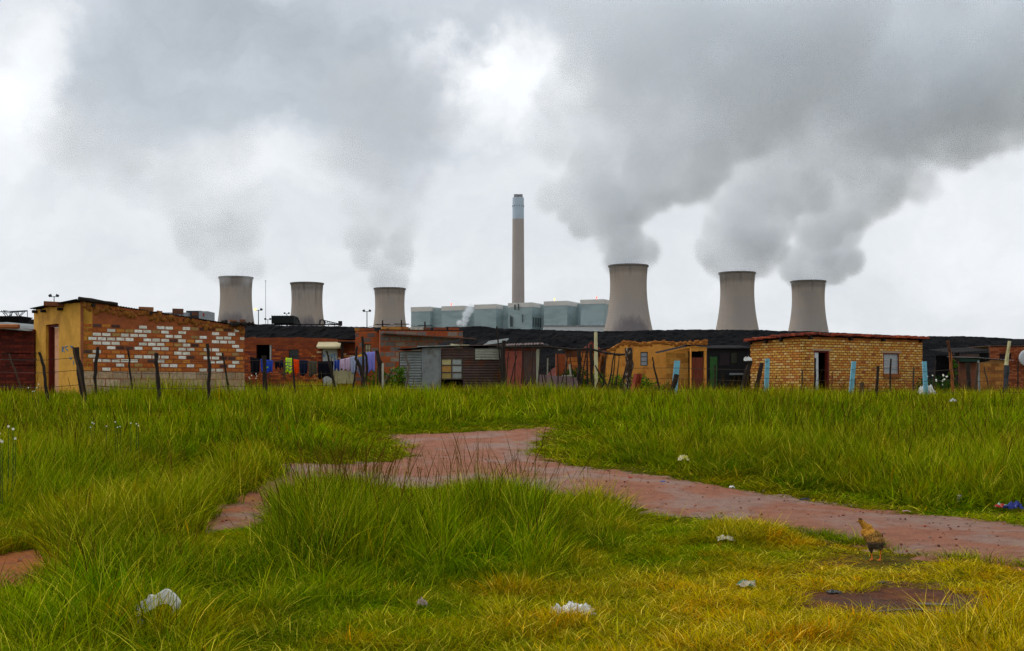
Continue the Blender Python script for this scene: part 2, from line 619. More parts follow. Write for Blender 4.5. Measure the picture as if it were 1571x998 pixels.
def path_material(name, dry, wet, dark, orange=False, spec=.35, r0=.85, r1=.5):
    m = bpy.data.materials.new(name); m.use_nodes = True
    t = NT(m.node_tree); b = t.N['Principled BSDF']
    tc = t.N.new('ShaderNodeTexCoord'); v = tc.outputs['Object']
    k = t.ss(t.noise(v, .8, 4, .6, dist=.6), .42, .60)
    c = t.mix(k, dry, wet)
    if orange:
        sp = t.N.new('ShaderNodeSeparateXYZ'); t.L.new(v, sp.inputs[0])
        ko = t.math('ADD', sp.outputs[0], t.math('MULTIPLY_ADD', t.noise(v, 1.5, 3), 1.6, -.8))
        ko = t.math('MULTIPLY', t.ss(ko, -3.0, -3.9), t.ss(sp.outputs[1], 16.5, 15.2))
        c = t.mix(ko, c, H('#b0601c')); k = t.math('MULTIPLY', k, t.math('SUBTRACT', 1.0, ko))
    k2 = t.ss(t.noise(v, 5, 6, .7), .45, .62)
    c = t.mix(t.math('MULTIPLY', k2, .5), c, dark)
    k3 = t.ss(t.noise(v, 38, 3, .7), .60, .68)
    c = t.mix(t.math('MULTIPLY', k3, .55), c, H('#94664e'))
    k4 = t.ss(t.noise(v, 26, 3, .8), .35, .28)
    c = t.mix(t.math('MULTIPLY', k4, .6), c, H('#3a1c14'))
    t.L.new(c, b.inputs['Base Color'])
    rr = t.lin(k, 0, 1, r0, r1)
    t.L.new(rr, b.inputs['Roughness']); b.inputs['Specular IOR Level'].default_value = spec
    bn = t.N.new('ShaderNodeBump'); bn.inputs['Strength'].default_value = 1.0; bn.inputs['Distance'].default_value = .04
    hsum = t.math('MULTIPLY_ADD', t.noise(v, 5, 4, .6), .8, t.noise(v, 60, 4, .7))
    t.L.new(hsum, bn.inputs['Height']); t.L.new(bn.outputs[0], b.inputs['Normal'])
    return m


def grid_mesh(name, xs, ys, zf, m, keep=None, smooth=True):
    X, Y = np.meshgrid(xs, ys)
    Z = zf(X, Y)
    nx, ny = len(xs), len(ys)
    v = np.stack([X.ravel(), Y.ravel(), Z.ravel()], 1)
    i, j = np.meshgrid(np.arange(nx - 1), np.arange(ny - 1))
    a = (j * nx + i).ravel()
    f = np.stack([a, a + 1, a + nx + 1, a + nx], 1)
    if keep is not None:
        cx = (X[:-1, :-1] + X[1:, 1:]).ravel() / 2; cy = (Y[:-1, :-1] + Y[1:, 1:]).ravel() / 2
        f = f[keep(cx, cy)]
        used = np.unique(f); mp = np.zeros(len(v), int); mp[used] = np.arange(len(used)); v = v[used]; f = mp[f]
    me = bpy.data.meshes.new(name)
    me.from_pydata(v.tolist(), [], f.tolist())
    me.materials.append(m)
    if smooth: me.polygons.foreach_set('use_smooth', [True] * len(me.polygons))
    me.update()
    o = bpy.data.objects.new(name, me); COL.objects.link(o)
    return o


near = np.arange(-30, 30.01, .4)
far = np.array([30 * 1.25 ** k for k in range(1, 27)])
xs = np.concatenate([-far[::-1], near, far])
ys = np.concatenate([[-300, -80, -20, -5], np.arange(0, 60, .4), 60 * 1.25 ** np.arange(0, 23)])
ground = grid_mesh('ground', xs, ys, gnp, ground_material())
tag(ground, 'red-brown soil under the grass reaching to the horizon', 'ground', kind='structure')

PMAT = path_material('wet_red_clay', H('#a4674a'), H('#9c7460'), H('#7c4630'), orange=True)


def rut(x, y):
    e = edge_dist(PATH, x, y)
    ins = inside(PATH, x, y)
    se = np.where(ins, e, -e) + .9 * nz(x, y) + .5 * nz(y * 2.3, x * 1.9)
    k = np.clip((se + .05) / .22, -1, 1)
    return gnp(x, y) - .004 + .02 * k + .008 * (1 + np.sin(x * 3.1 + y * 1.7) * np.sin(y * 2.3 - x)) * np.clip(k, 0, 1)


fx = np.arange(-14, 14, .07); fy = np.arange(7.5, 30, .07)
nz = lambda x, y: .10 * np.sin(x * 7.3 + 2 * np.sin(y * 5)) + .07 * np.sin(y * 11.7 + x * 3)
path = grid_mesh('path', fx, fy, rut, PMAT, keep=lambda x, y: inside(PATH, x, y) | (edge_dist(PATH, x, y) < .4))
tag(path, 'wet red clay track winding through the grass', 'path', kind='structure')
def mudz(x, y):
    e = edge_dist(MUDP, x, y); se = np.where(inside(MUDP, x, y), e, -e) + 1.0 * nz(x * 1.1, y * 1.3) + .9 * nz(x * 2, y * 2) + .7 * nz(y * 4.3, x * 3.9)
    k = np.clip((se + .04) / .18, -1, 1)
    return gnp(x, y) - .003 + .014 * k + .006 * (1 + np.sin(x * 9) * np.sin(y * 8)) * np.clip(k, 0, 1)


mx_ = np.arange(-1, 8, .05); my_ = np.arange(6, 11, .05)
mud = grid_mesh('mud', mx_, my_, mudz, path_material('wet_brown_mud', H('#7a4a30'), H('#5a3a2a'), H('#38221a'), spec=.12, r0=.95, r1=.6),
                keep=lambda x, y: inside(MUDP, x, y) | (edge_dist(MUDP, x, y) < .2))
tag(mud, 'dark wet bare mud patch in the lower right grass', 'mud', kind='structure')


# loose stones on the track
def gravel():
    mb = MB(); rnd = random.Random(5)
    n = 0
    while n < 1500:
        x = rnd.uniform(-8, 9); y = rnd.uniform(9.5, 20)
        if not inside(PATH, np.array([x]), np.array([y]))[0]: continue
        n += 1
        r = .004 + .016 * rnd.random() ** 3
        k = rnd.random()
        c = (H('#7a4030'), H('#b07a60'), H('#63382a'), H('#8d7468'), H('#a0553a'))[int(k * 4.99)]
        mb.ball((x, y, g(x, y) + .03), (r, r * rnd.uniform(.6, 1), r * .6), 5, 3, 0, c, wob=.25, rnd=rnd)
    o = mb.build('gravel', BRICK)
    tag(o, 'small stones and crumbs of clay scattered on the track', 'gravel', kind='stuff')


gravel()

# ------------------------------------------------------------------ coal heap
COAL = mat('coal', H('#0c0d10'), rough=.95, var=.6, scale=3.5, bump=.5, bscale=5, spec=.1, col2=H('#181616'), c2scale=.3, c2lo=.5, c2hi=.75)


def coal_heap():
    prof = [(-400, 499), (0, 490), (60, 489), (130, 492), (378, 496), (430, 499), (500, 500), (590, 502), (640, 503), (700, 501), (735, 500), (760, 503), (850, 506), (925, 508), (1000, 506), (1060, 505),
            (1160, 506), (1240, 508), (1330, 512), (1415, 516), (1460, 515), (1520, 517), (1571, 520), (1700, 522), (2000, 530)]
    px = np.array([p[0] for p in prof]); py = np.array([p[1] for p in prof])
    Yr = 190.
    xs = np.arange(-120, 150, .4)
    vs = []
    rows = np.concatenate([np.linspace(0, 1, 56), [1.25, 1.6]])
    V = []
    for j, s in enumerate(rows):
        for x in xs:
            top = Z_(np.interp(CX + x / Yr * F, px, py), Yr)
            y = Yr - (1 - s) * 17
            if s <= 1:
                z = RISE - .3 + (top - RISE + .3) * (s ** .9)
            else:
                z = top - (s - 1) * .3; y = Yr + (s - 1) * 30
            n = mnoise.fractal(Vector((x * .12, y * .12, z * .25)), 1.0, 2.0, 5)
            n2 = mnoise.fractal(Vector((x * 1.3, 7.1, z * 1.3)), .7, 2.0, 5)
            k = min(1, s * 3) * (1 if s < .99 else .25)
            n3 = mnoise.fractal(Vector((x * .35, y * .2, z * .5)), 1.0, 2.0, 4)
            V.append((x, y - n * .5 * k - n2 * .2 * k - n3 * .25 * k, z + n * .15 * k + n2 * .10 * (k if s < .99 else 1)))
    nx = len(xs)
    Fc = [(j * nx + i, j * nx + i + 1, (j + 1) * nx + i + 1, (j + 1) * nx + i) for j in range(len(rows) - 1) for i in range(nx - 1)]
    me = bpy.data.meshes.new('coal_heap'); me.from_pydata(V, [], Fc); me.materials.append(COAL)
    me.update(); o = bpy.data.objects.new('hill', me); COL.objects.link(o)
    tag(o, 'long black coal stockpile stretching behind the houses', 'coal heap', kind='structure')


coal_heap()

# ------------------------------------------------------------------ power station
def tower_material(name, seed, stain, streaks):
    m = bpy.data.materials.new(name); m.use_nodes = True
    t = NT(m.node_tree); b = t.N['Principled BSDF']
    tc = t.N.new('ShaderNodeTexCoord'); v = tc.outputs['Object']
    sep = t.N.new('ShaderNodeSeparateXYZ'); t.L.new(v, sep.inputs[0])
    base = t.mix(t.ss(t.noise(t.vec('ADD', v, (seed, 0, 0)), .02, 4, .6), .35, .65), H('#9f9791'), H('#aa9d90'))
    # lift rings of the shell
    ring = t.math('SINE', t.math('MULTIPLY', sep.outputs[2], 3.2))
    base = t.mix(t.lin(ring, -1, 1, 0, .10), base, H('#6f6864'))
    st = t.noise(t.vec('MULTIPLY', v, (.35, .35, .012)), 1.0, 4, .6)
    k = t.math('MULTIPLY', t.ss(st, .48, .66), t.ss(sep.outputs[2], 84 if streaks else 98, 114, 0, streaks if streaks else .35))
    base = t.mix(k, base, H('#55514f'))
    base = t.mix(t.ss(sep.outputs[2], 108, 113.5, 0, .45), base, H('#5a5654'))
    if stain:
        (sx, sz, rx, rz, am) = stain
        dd = t.vec('MULTIPLY', t.vec('SUBTRACT', v, (sx, 0, sz)), (1 / rx, 0, 1 / rz))
        ln = t.math('ADD', t.vec('LENGTH', dd, out=1), t.math('MULTIPLY_ADD', t.noise(t.vec('MULTIPLY', v, (1, 1, .35)), .16, 6, .75), 1.3, -.65))
        base = t.mix(t.ss(ln, 1.15, .6, 0, am * .8), base, H('#55525c'))
    t.L.new(base, b.inputs['Base Color']); b.inputs['Roughness'].default_value = .95; b.inputs['Specular IOR Level'].default_value = .1
    return m


TOWERS = [  # px, top py, top half width px, Y, label, stain, streaks
    (964, 407, 30, 1150, 'largest cooling tower, just right of the boiler house', (0, 52, 20, 16, .8), 0),
    (1131, 418, 27.5, 1257, 'cooling tower between the largest tower and the far right tower', None, 0),
    (1240, 431, 26.2, 1330, 'far right cooling tower above the yellow brick house', None, 0),
    (362, 425, 25.5, 1322, 'leftmost cooling tower with steam hiding its rim', (0, 62, 23, 20, .75), 0),
    (471, 434, 25, 1370, 'clear topped cooling tower with streaked rim and round dark stain', (3, 56, 25, 24, .9), .6),
    (598, 442, 24, 1437, 'pale cooling tower left of the green boiler house', None, 0),
]


def cooling_tower(px, pt, hw, Y, label, stain, streaks, i):
    x = X_(px, Y); top = Z_(pt, Y); z0 = RISE - .5
    m = thing('cooling_tower', (x, Y, z0), label, 'cooling tower', 'cooling towers of the power station')
    r0 = hw / F * Y / 1.069
    Hh = top - z0
    zt = z0 + Hh * (1 - .164); bb = Hh * .434
    prof = []
    n = 40
    for k in range(n + 1):
        z = z0 + Hh * k / n
        prof.append((r0 * math.sqrt(1 + ((z - zt) / bb) ** 2), z))
    q = MB(); q.lathe(prof, 72, cen=(x, Y))
    inner = [(r - .8, z) for r, z in prof[::-1] if z > z0 + Hh * .6]
    q.lathe([(prof[-1][0], top), (inner[0][0], top)], 72, cen=(x, Y))
    q.lathe(inner, 72, cen=(x, Y))
    tm = tower_material('tower_concrete', i * 37., stain, streaks)
    q.build('shell', tm, m, smooth=True)
    r = prof[-1][0]
    q = MB(); q.lathe([(r + .05, top - 1.6), (r + .7, top - 1.4), (r + .7, top + .1), (r - .6, top + .15)], 72, cen=(x, Y))
    q.build('rim', mat('tower_rim', H('#6d6764'), var=.1, scale=.1), m)
    return x, Y, top, r


TW = [cooling_tower(*a, i) for i, a in enumerate(TOWERS)]

# chimney
Yc = 1850.
cx = X_(795, Yc)
ch = thing('chimney', (cx, Yc, RISE), 'very tall concrete smokestack with pale blue-white top band', 'chimney')
zt = Z_(303, Yc); zb = Z_(336, Yc)
q = MB(); q.lathe([(10.4, RISE), (9.9, Z_(465, Yc)), (9.1, zb)], 48, cen=(cx, Yc)); q.build('shaft', mat('chimney_concrete', H('#a69c96'), var=.12, scale=.02, rough=.95), ch, smooth=True)
q = MB(); q.lathe([(9.15, zb), (8.95, zt), (7.9, zt), (7.9, zt - 2)], 48, cen=(cx, Yc))
q.build('top_band', mat('chimney_band', H('#b4c3cf'), var=.06, scale=.05), ch)
q = MB()
for dx in (-3.2, 3.4):
    q.lathe([(3.7, zt - 3), (3.7, zt + 5.2), (3.0, zt + 5.2), (3.0, zt)], 24, cen=(cx + dx, Yc))
q.build('flue', mat('flue', H('#8b8a8c')), ch)
q = MB()
for k in range(14):
    a = 2 * math.pi * k / 14
    q = MB(); q.obox((cx + 9.08 * math.cos(a), Yc + 9.08 * math.sin(a), Z_(316, Yc)), (.9, .9, 2.0), a)
    q.build('vent', mat('vent_dark', H('#5a6268')), ch)

# boiler house: six stepped units with pale parapets
GREEN_CLAD = mat('green_cladding', H('#9fb0b2'), rough=.9, var=.05, scale=.05, spec=.05, col2=H('#93a5a8'), c2scale=.02, stretch=(1, 1, 3))
PARA = mat('parapet_cladding', H('#cfccc6'), rough=.8, var=.10, scale=.06)
DUCT = mat('dark_duct', H('#4a5456'), rough=.8)
bh = thing('boiler_house', (X_(780, 1640), 1640, RISE), 'six joined pale green boiler blocks with cream tops beneath the chimney', 'power station')
units = [(630, 660, 677, 470, 1700), (677, 712, 727, 468.5, 1672), (727, 761, 779, 466, 1642), (779, 816, 834, 463.5, 1612), (834, 870, 890, 461, 1582), (890, 926, 947, 458.5, 1552)]
for i, (xa, xc, xb, pt, Yu) in enumerate(units):
    C = Vector((X_(xc, Yu), Yu)); b_ = math.radians(24)
    dl = Vector((-math.cos(b_), math.sin(b_))); dr = Vector((math.sin(b_), math.cos(b_)))

    def solve(d, px):
        k = (px - CX) / F
        return (k * C.y - C.x) / (d.x - k * d.y)
    A = solve(dl, xa + .6); B = min(solve(dr, xb - .6), 60)
    top = Z_(pt, Yu); bz = Z_(pt + 7, Yu)
    P = [C, C + dr * B, C + dr * B + dl * A, C + dl * A]
    q = MB(); q.hexa([(p.x, p.y, RISE) for p in P] + [(p.x, p.y, bz) for p in P])
    # fine horizontal sheeting joints and vertical ribs
    un = q.build('boiler_unit', GREEN_CLAD, bh)
    cen = sum(P, Vector((0, 0))) / 4
    P2 = [cen + (p - cen) * 1.02 for p in P]
    q = MB(); q.hexa([(p.x, p.y, bz) for p in P2] + [(p.x, p.y, top) for p in P2])
    q.build('parapet', PARA, un)
    q = MB(); P3 = [cen + (p - cen) * .8 for p in P]
    q.hexa([(p.x, p.y, top) for p in P2[:0] or P3] + [(p.x, p.y, top + .25) for p in P3]); q.build('roof', mat('far_roof', H('#7d8084')), un)
    if i == 3:
        for k, (dx, w_, y0, y1) in enumerate(((.30, 1.6, 466, 474), (.45, 1.6, 465, 474), (.12, 1.8, 483, 500), (.18, 1.8, 485, 500), (.62, 1.2, 482, 494))):
            q = MB(); p = C + dl * A * (1 - dx); p = p + Vector((-math.sin(b_), -math.cos(b_))) * 1.2
            q.box((p.x - w_ / 2, p.y - 1, Z_(y1, Yu)), (p.x + w_ / 2, p.y + .5, Z_(y0, Yu))); q.build('duct', DUCT, un)
        for k in range(4):
            q = MB(); p = C + dr * B * (.1 + .2 * k) + Vector((math.cos(b_), -math.sin(b_))) * 1.0
            q.box((p.x - .8, p.y - 1, Z_(500, Yu)), (p.x + .8, p.y + .6, Z_(486, Yu))); q.build('duct', DUCT, un)
    if i in (1, 4, 5):
        q = MB(); px_ = {1: 692, 4: 851, 5: 916}[i]
        q.ball((X_(px_, Yu), Yu + 8, top + 3), .9, 8, 6)
        q.tube([(X_(px_, Yu), Yu + 8, top), (X_(px_, Yu), Yu + 8, top + 2.3)], .3)
        q.build('warning_light', mat('red_lamp', H('#ff3010'), emit=((1, .06, .02), 3)) if i != 4 else mat('yellow_lamp', H('#ffe020'), emit=((1, .8, .1), 2)), un)

q = MB(); q.hexa([(X_(640, 1718), 1718, RISE), (X_(930, 1620), 1600, RISE), (X_(930, 1620) + 5, 1630, RISE), (X_(640, 1718) + 5, 1748, RISE), (X_(640, 1718), 1718, Z_(473, 1718)), (X_(930, 1620), 1600, Z_(464, 1600)), (X_(930, 1620) + 5, 1630, Z_(464, 1600)), (X_(640, 1718) + 5, 1748, Z_(473, 1718))])
q.build('rear_wall', GREEN_CLAD, bh)
lh = thing('turbine_hall', (X_(885, 1500), 1500, RISE), 'long low white hall at the foot of the boiler blocks', 'hall')
q = MB(); q.box((X_(834, 1500), 1490, RISE), (X_(940, 1500), 1520, Z_(501, 1500))); q.build('wall', mat('white_cladding', H('#c9ced0'), var=.1, scale=.05), lh)
q = MB(); q.box((X_(833, 1500), 1489, Z_(501, 1500)), (X_(941, 1500), 1521, Z_(499.6, 1500))); q.build('roof', mat('hall_roof', H('#84898c')), lh)
q = MB()
for k in range(12):
    q = MB(); x = X_(838 + k * 8, 1500); q.box((x - 2, 1492, Z_(499.6, 1500)), (x + 2, 1497, Z_(498.7, 1500)))
    q.build('roof_vent', mat('hall_roof'), lh)

# grey plant building seen over the roof of the mud brick house
fb = thing('plant_building', (X_(286, 700), 700, RISE), 'distant grey industrial building just above the mud house roof', 'building')
for (x0, x1, y0, m_) in ((249, 288, 479, GREYP), (282, 305, 475.5, STEEL_FAR), (305, 319, 477, GREYP)):
    q = MB(); q.box((X_(x0, 700), 700 + (5 if x0 == 282 else 0), RISE), (X_(x1, 700), 716, Z_(y0, 700))); q.build('block', m_, fb)
q = MB()
for k in range(5):
    x = X_(251 + 7 * k, 700); q.box((x - .15, 699.7, Z_(500, 700)), (x + .15, 699.95, Z_(480, 700)))
q.build('rib', STEEL_FAR, fb)
q = MB(); q.box((X_(311.5, 700), 699.6, Z_(485, 700)), (X_(313, 700), 699.9, Z_(480, 700))); q.build('sign', mat('far_red', H('#a02018')), fb)


def mast(px, pt, Y, label, heads=2, lit=False, w=.35):
    x = X_(px, Y); top = Z_(pt, Y)
    t = thing('light_mast', (x, Y, RISE), label, 'light mast', 'floodlight masts')
    q = MB(); q.tube([(x, Y, RISE), (x, Y, top)], [w * .8, w * .5], 8); q.build('pole', STEEL_FAR, t)
    q = MB(); q.box((x - 1.3, Y - .1, top - .3), (x + 1.3, Y + .1, top - .1)); q.build('crossarm', STEEL_FAR, t)
    for s in (-1, 1):
        q = MB(); q.obox((x + s * 1.3, Y - .3, top + .2), (1.0, .6, .8), 0, tilt=s * .4)
        q.build('floodlight', STEEL_FAR if not (lit and s == -1) else mat('lit_flood', H('#ffb060'), emit=((1, .5, .15), 3)), t)


mast(396.5, 475, 500, 'floodlight mast with a lit orange lamp beside the leftmost tower', lit=True)
mast(563, 477, 500, 'unlit floodlight mast between the streaked and the pale cooling towers')
mast(83, 454, 420, 'floodlight mast peeking over the mud plastered house roof', w=.3)
mast(440, 480.5, 700, 'small floodlight mast behind the green-topped hopper')
mast(411, 489.5, 600, 'short floodlight mast just left of the hopper', w=.3)
th = thing('radio_mast', (X_(407.5, 800), 800, RISE), 'hair-thin tall mast right of the leftmost cooling tower', 'mast')
q = MB(); q.tube([(X_(407.5, 800), 800, RISE), (X_(407.5, 800), 800, Z_(430, 800))], [.22, .14], 6); q.build('pole', mat('pale_steel', H('#8a8d90')), th)
q = MB(); q.box((X_(407.5, 800) - .4, 799.6, Z_(431, 800)), (X_(407.5, 800) + .4, 800.4, Z_(430, 800))); q.build('cap', mat('pale_steel'), th)


def power_pole(px, pt, Y, label):
    x = X_(px, Y); top = Z_(pt, Y)
    t = thing('power_pole', (x, Y, RISE + 4), label, 'power pole', 'wooden power poles on the coal heap')
    q = MB(); q.tube([(x, Y, Z_(506, Y)), (x, Y, top)], [.16, .12], 7); q.build('pole', WOOD_D, t)
    for k in range(2):
        q = MB(); q.box((x - 1.3, Y - .08, top - .8 - 1.0 * k), (x + 1.3, Y + .08, top - .65 - 1.0 * k)); q.build('crossarm', WOOD_D, t)


power_pole(587, 491, 205, 'left power pole in front of the pale cooling tower')
power_pole(616, 490.5, 205, 'power pole at the right foot of the pale cooling tower')
power_pole(652, 493, 205, 'power pole standing in front of the first boiler block')
q = MB()
for dz in (.72, 1.72):
    for s in (-1.2, 1.2):
        pts = []
        for (a, b, pa, pb) in ((555, 587, 493.5, 491), (587, 616, 491, 490.5), (616, 652, 490.5, 493), (652, 690, 493, 499)):
            for k in range(6):
                u = k / 6; x = X_(a + (b - a) * u, 205) + s; z = Z_(pa + (pb - pa) * u, 205) - dz - 1.6 * u * (1 - u)
                pts.append((x, 205, z))
        q.tube(pts, .022, 4)
o = q.build('power_line', WIRE); tag(o, 'thin power lines strung between the poles on the coal heap', 'power line')


def far_lattice():
    # the pylon whose crossarms show at the far left
    Y = 420.
    t = thing('pylon', (X_(22, Y), Y, RISE), 'steel lattice pylon above the dark hopper at the far left', 'pylon')
    x0 = X_(22, Y); m_ = mat('pylon_steel', H('#5d6266'))
    z = lambda p: Z_(p, Y)
    xx = lambda p: X_(p, Y)
    q = MB()
    S = [((-2, 478), (42, 476)), ((5, 476), (14, 486)), ((10, 486), (2, 476)), ((36, 477), (28, 486)), ((30, 486), (40, 476)), ((5, 476), (20, 478)), ((20, 478), (36, 477)), ((14, 486), (21, 477)), ((28, 486), (21, 477)),
         ((42, 476), (42, 486)), ((-2, 478), (-2, 486)), ((5, 480), (42, 477))]
    for (a, b), (c, d) in S:
        q.tube([(xx(a), Y, z(b)), (xx(c), Y, z(d))], .14, 4)
    q.build('crossarm', m_, t)
    q = MB()
    for s in (-1, 1):
        for dy in (-2, 2):
            q.tube([(x0 + s * 4.5, Y + dy, RISE), (x0 + s * 1.5, Y + dy * .4, z(486)), (x0 + s * 1.0, Y + dy * .3, z(477))], .16, 4)
    for k in range(8):
        za = RISE + (z(486) - RISE) * k / 8; zb = RISE + (z(486) - RISE) * (k + 1) / 8
        ra = 4.5 - 3 * k / 8; rb = 4.5 - 3 * (k + 1) / 8
        q.tube([(x0 - ra, Y, za), (x0 + rb, Y, zb)], .09, 4); q.tube([(x0 + ra, Y, za), (x0 - rb, Y, zb)], .09, 4)
    q.build('tower_body', m_, t)


far_lattice()


def hoppers():
    Y = 185.
    t = thing('coal_hopper', (X_(22, Y), Y, RISE), 'black flared coal hopper on the heap at the far left', 'hopper')
    q = MB()
    a, b, c, d = X_(1, Y), X_(39, Y), X_(7, Y), X_(33, Y)
    zt_, zb_ = Z_(487, Y), Z_(495, Y)
    q.hexa([(c, Y - 1, zb_), (d, Y - 1, zb_), (d, Y + 1.5, zb_), (c, Y + 1.5, zb_), (a, Y - 2, zt_), (b, Y - 2, zt_), (b, Y + 2.5, zt_), (a, Y + 2.5, zt_)]); q.build('bin', TIN_DARK, t)
    q = MB(); q.box((a - .1, Y - 2.1, zt_), (b + .1, Y + 2.6, zt_ + .15)); q.build('rim', TIN_DARK, t)
    for x in (c + .2, d - .2):
        q = MB(); q.tube([(x, Y, zb_ + .3), (x, Y, RISE)], .12, 5)
        q.build('leg', TIN_DARK, t)
    # box shaped loader
    Y = 200.
    t = thing('loading_hopper', (X_(437, Y), Y, Z_(500, Y)), 'dark truss-legged loading hopper with a green heap on top', 'hopper')
    q = MB(); q.box((X_(420, Y), Y - 2, Z_(496.5, Y)), (X_(454, Y), Y + 2, Z_(485, Y))); q.build('bin', mat('hopper_green_black', H('#1c2220'), var=.3, scale=.6), t)
    q = MB()
    for k in range(9):
        x = X_(421 + k * 4, Y); q.box((x - .05, Y - 2.12, Z_(496.5, Y)), (x + .05, Y - 2.02, Z_(484.6, Y)))
    q.build('rib', TIN_DARK, t)
    for p in (421, 432, 443, 453):
        q = MB(); q.tube([(X_(p, Y), Y - 1.8, Z_(496.5, Y)), (X_(p, Y), Y - 1.8, Z_(501, Y))], .09, 5)
        q.build('leg', TIN_DARK, t)
    q = MB(); q.tube([(X_(454, Y), Y, Z_(487, Y)), (X_(459, Y), Y, Z_(492, Y)), (X_(461, Y), Y, Z_(500, Y))], .1, 5)
    q.tube([(X_(458, Y), Y, Z_(487, Y)), (X_(458, Y), Y, Z_(500, Y))], .06, 5)
    q.build('chute', TIN_DARK, t)
    # conveyor
    t = thing('conveyor', (X_(480, Y), Y, Z_(500, Y)), 'low dark conveyor with a raised boom running along the coal heap', 'conveyor')
    q = MB(); q.box((X_(404, Y), Y - .6, Z_(498.3, Y)), (X_(523, Y), Y + .6, Z_(497, Y))); q.build('belt', TIN_DARK, t)
    for k in range(14):
        q = MB(); x = X_(406 + 9 * k, Y); q.tube([(x, Y - .5, Z_(502, Y)), (x, Y - .5, Z_(498, Y))], .06, 4)
        q.build('trestle', TIN_DARK, t)
    q = MB()
    bp = [(491, 490.5), (495, 490.5), (499, 498)]
    q.tube([(X_(a, Y), Y, Z_(b, Y)) for a, b in [(490.5, 498), (491, 491), (494, 490), (497, 491), (499, 498)]], .13, 5)
    q.tube([(X_(a, Y), Y, Z_(b, Y)) for a, b in [(496, 491), (522, 497)]], .09, 5)
    q.tube([(X_(a, Y), Y, Z_(b, Y)) for a, b in [(497, 494.5), (522, 498)]], .07, 5)
    for k in range(7):
        a = 498 + k * 3.5
        q.tube([(X_(a, Y), Y, Z_(491.4 + k * .8, Y)), (X_(a + 2, Y), Y, Z_(495 + k * .5, Y))], .04, 4)
    q.build('boom', TIN_DARK, t)
    q = MB(); q.obox((X_(522, Y), Y, Z_(495.8, Y)), (.6, .6, .8)); q.build('drive_box', TIN_DARK, t)


hoppers()

# ------------------------------------------------------------------ steam plumes
def steam_material(name, dens):
    m = bpy.data.materials.new(name); m.use_nodes = True; nt = m.node_tree; nt.nodes.clear()
    pv = nt.nodes.new('ShaderNodeVolumePrincipled')
    pv.inputs['Density'].default_value = dens; pv.inputs['Color'].default_value = (.93, .965, 1, 1)
    pv.inputs['Anisotropy'].default_value = 0.1
    out = nt.nodes.new('ShaderNodeOutputMaterial'); nt.links.new(pv.outputs[0], out.inputs['Volume'])
    return m


def plume(label, Y0, puffs, dens, seed, vox=3.6, zmax=470, soft=20, warp=.8, base_soft=None):
    rr = random.Random(seed)
    S = []
    for p in puffs:
        a, b, r = p[:3]
        w = r / F * Y0
        S.append((*W(a, b, Y0 + (p[3] if len(p) > 3 else rr.uniform(-.45, .45) * w)), w * .95))
    mn = [min(s[i] - s[3] for s in S) - 14 for i in range(3)]; mx = [max(s[i] + s[3] for s in S) + 14 for i in range(3)]
    mx[2] = min(mx[2], zmax)
    ng = bpy.data.node_groups.new('steam_field', 'GeometryNodeTree')
    ng.interface.new_socket('Geometry', in_out='OUTPUT', socket_type='NodeSocketGeometry')
    t = NT(ng)
    vc = t.N.new('GeometryNodeVolumeCube'); vc.inputs['Min'].default_value = mn; vc.inputs['Max'].default_value = mx
    for k, i in (('Resolution X', 0), ('Resolution Y', 1), ('Resolution Z', 2)):
        vc.inputs[k].default_value = int((mx[i] - mn[i]) / vox)
    pos = t.N.new('GeometryNodeInputPosition').outputs[0]
    ps = t.vec('ADD', pos, (seed * 131., 0, 0))
    z0 = min(s[2] for s in S)
    sep = t.N.new('ShaderNodeSeparateXYZ'); t.L.new(pos, sep.inputs[0])
    hz = t.ss(sep.outputs[2], z0, z0 + 150, .14, 1.0)           # steam tears apart as it climbs
    d1 = t.vec('SUBTRACT', t.noise(ps, 1 / 75, 3, .6, color=True), (.5, .5, .5))
    s1 = t.N.new('ShaderNodeVectorMath'); s1.operation = 'SCALE'; t.put(s1.inputs[0], d1); t.put(s1.inputs['Scale'], t.math('MULTIPLY', hz, 90 * warp))
    d2 = t.vec('SUBTRACT', t.noise(ps, 1 / 24, 4, .6, color=True), (.5, .5, .5))
    s2 = t.N.new('ShaderNodeVectorMath'); s2.operation = 'SCALE'; t.put(s2.inputs[0], d2); t.put(s2.inputs['Scale'], t.math('MULTIPLY', hz, 34 * warp))
    p = t.vec('ADD', t.vec('ADD', pos, s1.outputs[0]), s2.outputs[0])
    acc = None
    for x, y, z, r in S:
        v = t.math('SUBTRACT', r, t.vec('DISTANCE', p, (x, y, z), out=1))
        acc = v if acc is None else t.math('MAXIMUM', acc, v)
    n = t.math('MULTIPLY_ADD', t.noise(ps, 1 / 16, 5, .65), 30, -15)
    f = t.math('ADD', acc, t.math('MULTIPLY', n, hz))
    dn = t.ss(f, -1, t.math('MULTIPLY_ADD', hz, soft, 1))
    big = t.ss(t.noise(ps, 1 / 55, 4, .6), .30, .62, .35, 1.15)
    dn = t.math('MULTIPLY', t.math('MULTIPLY', dn, big), t.ss(sep.outputs[2], z0 - 10, z0 + 120, 3.2, 1.0))
    t.L.new(dn, vc.inputs['Density'])
    sm = t.N.new('GeometryNodeSetMaterial'); t.L.new(vc.outputs[0], sm.inputs[0]); sm.inputs['Material'].default_value = steam_material('steam', dens)
    o = t.N.new('NodeGroupOutput'); t.L.new(sm.outputs[0], o.inputs[0])
    me = bpy.data.meshes.new('steam_plume'); ob = bpy.data.objects.new('steam_plume', me); COL.objects.link(ob)
    ob.modifiers.new('steam', 'NODES').node_group = ng
    tag(ob, label, 'steam', 'steam plumes above the cooling towers', 'stuff')


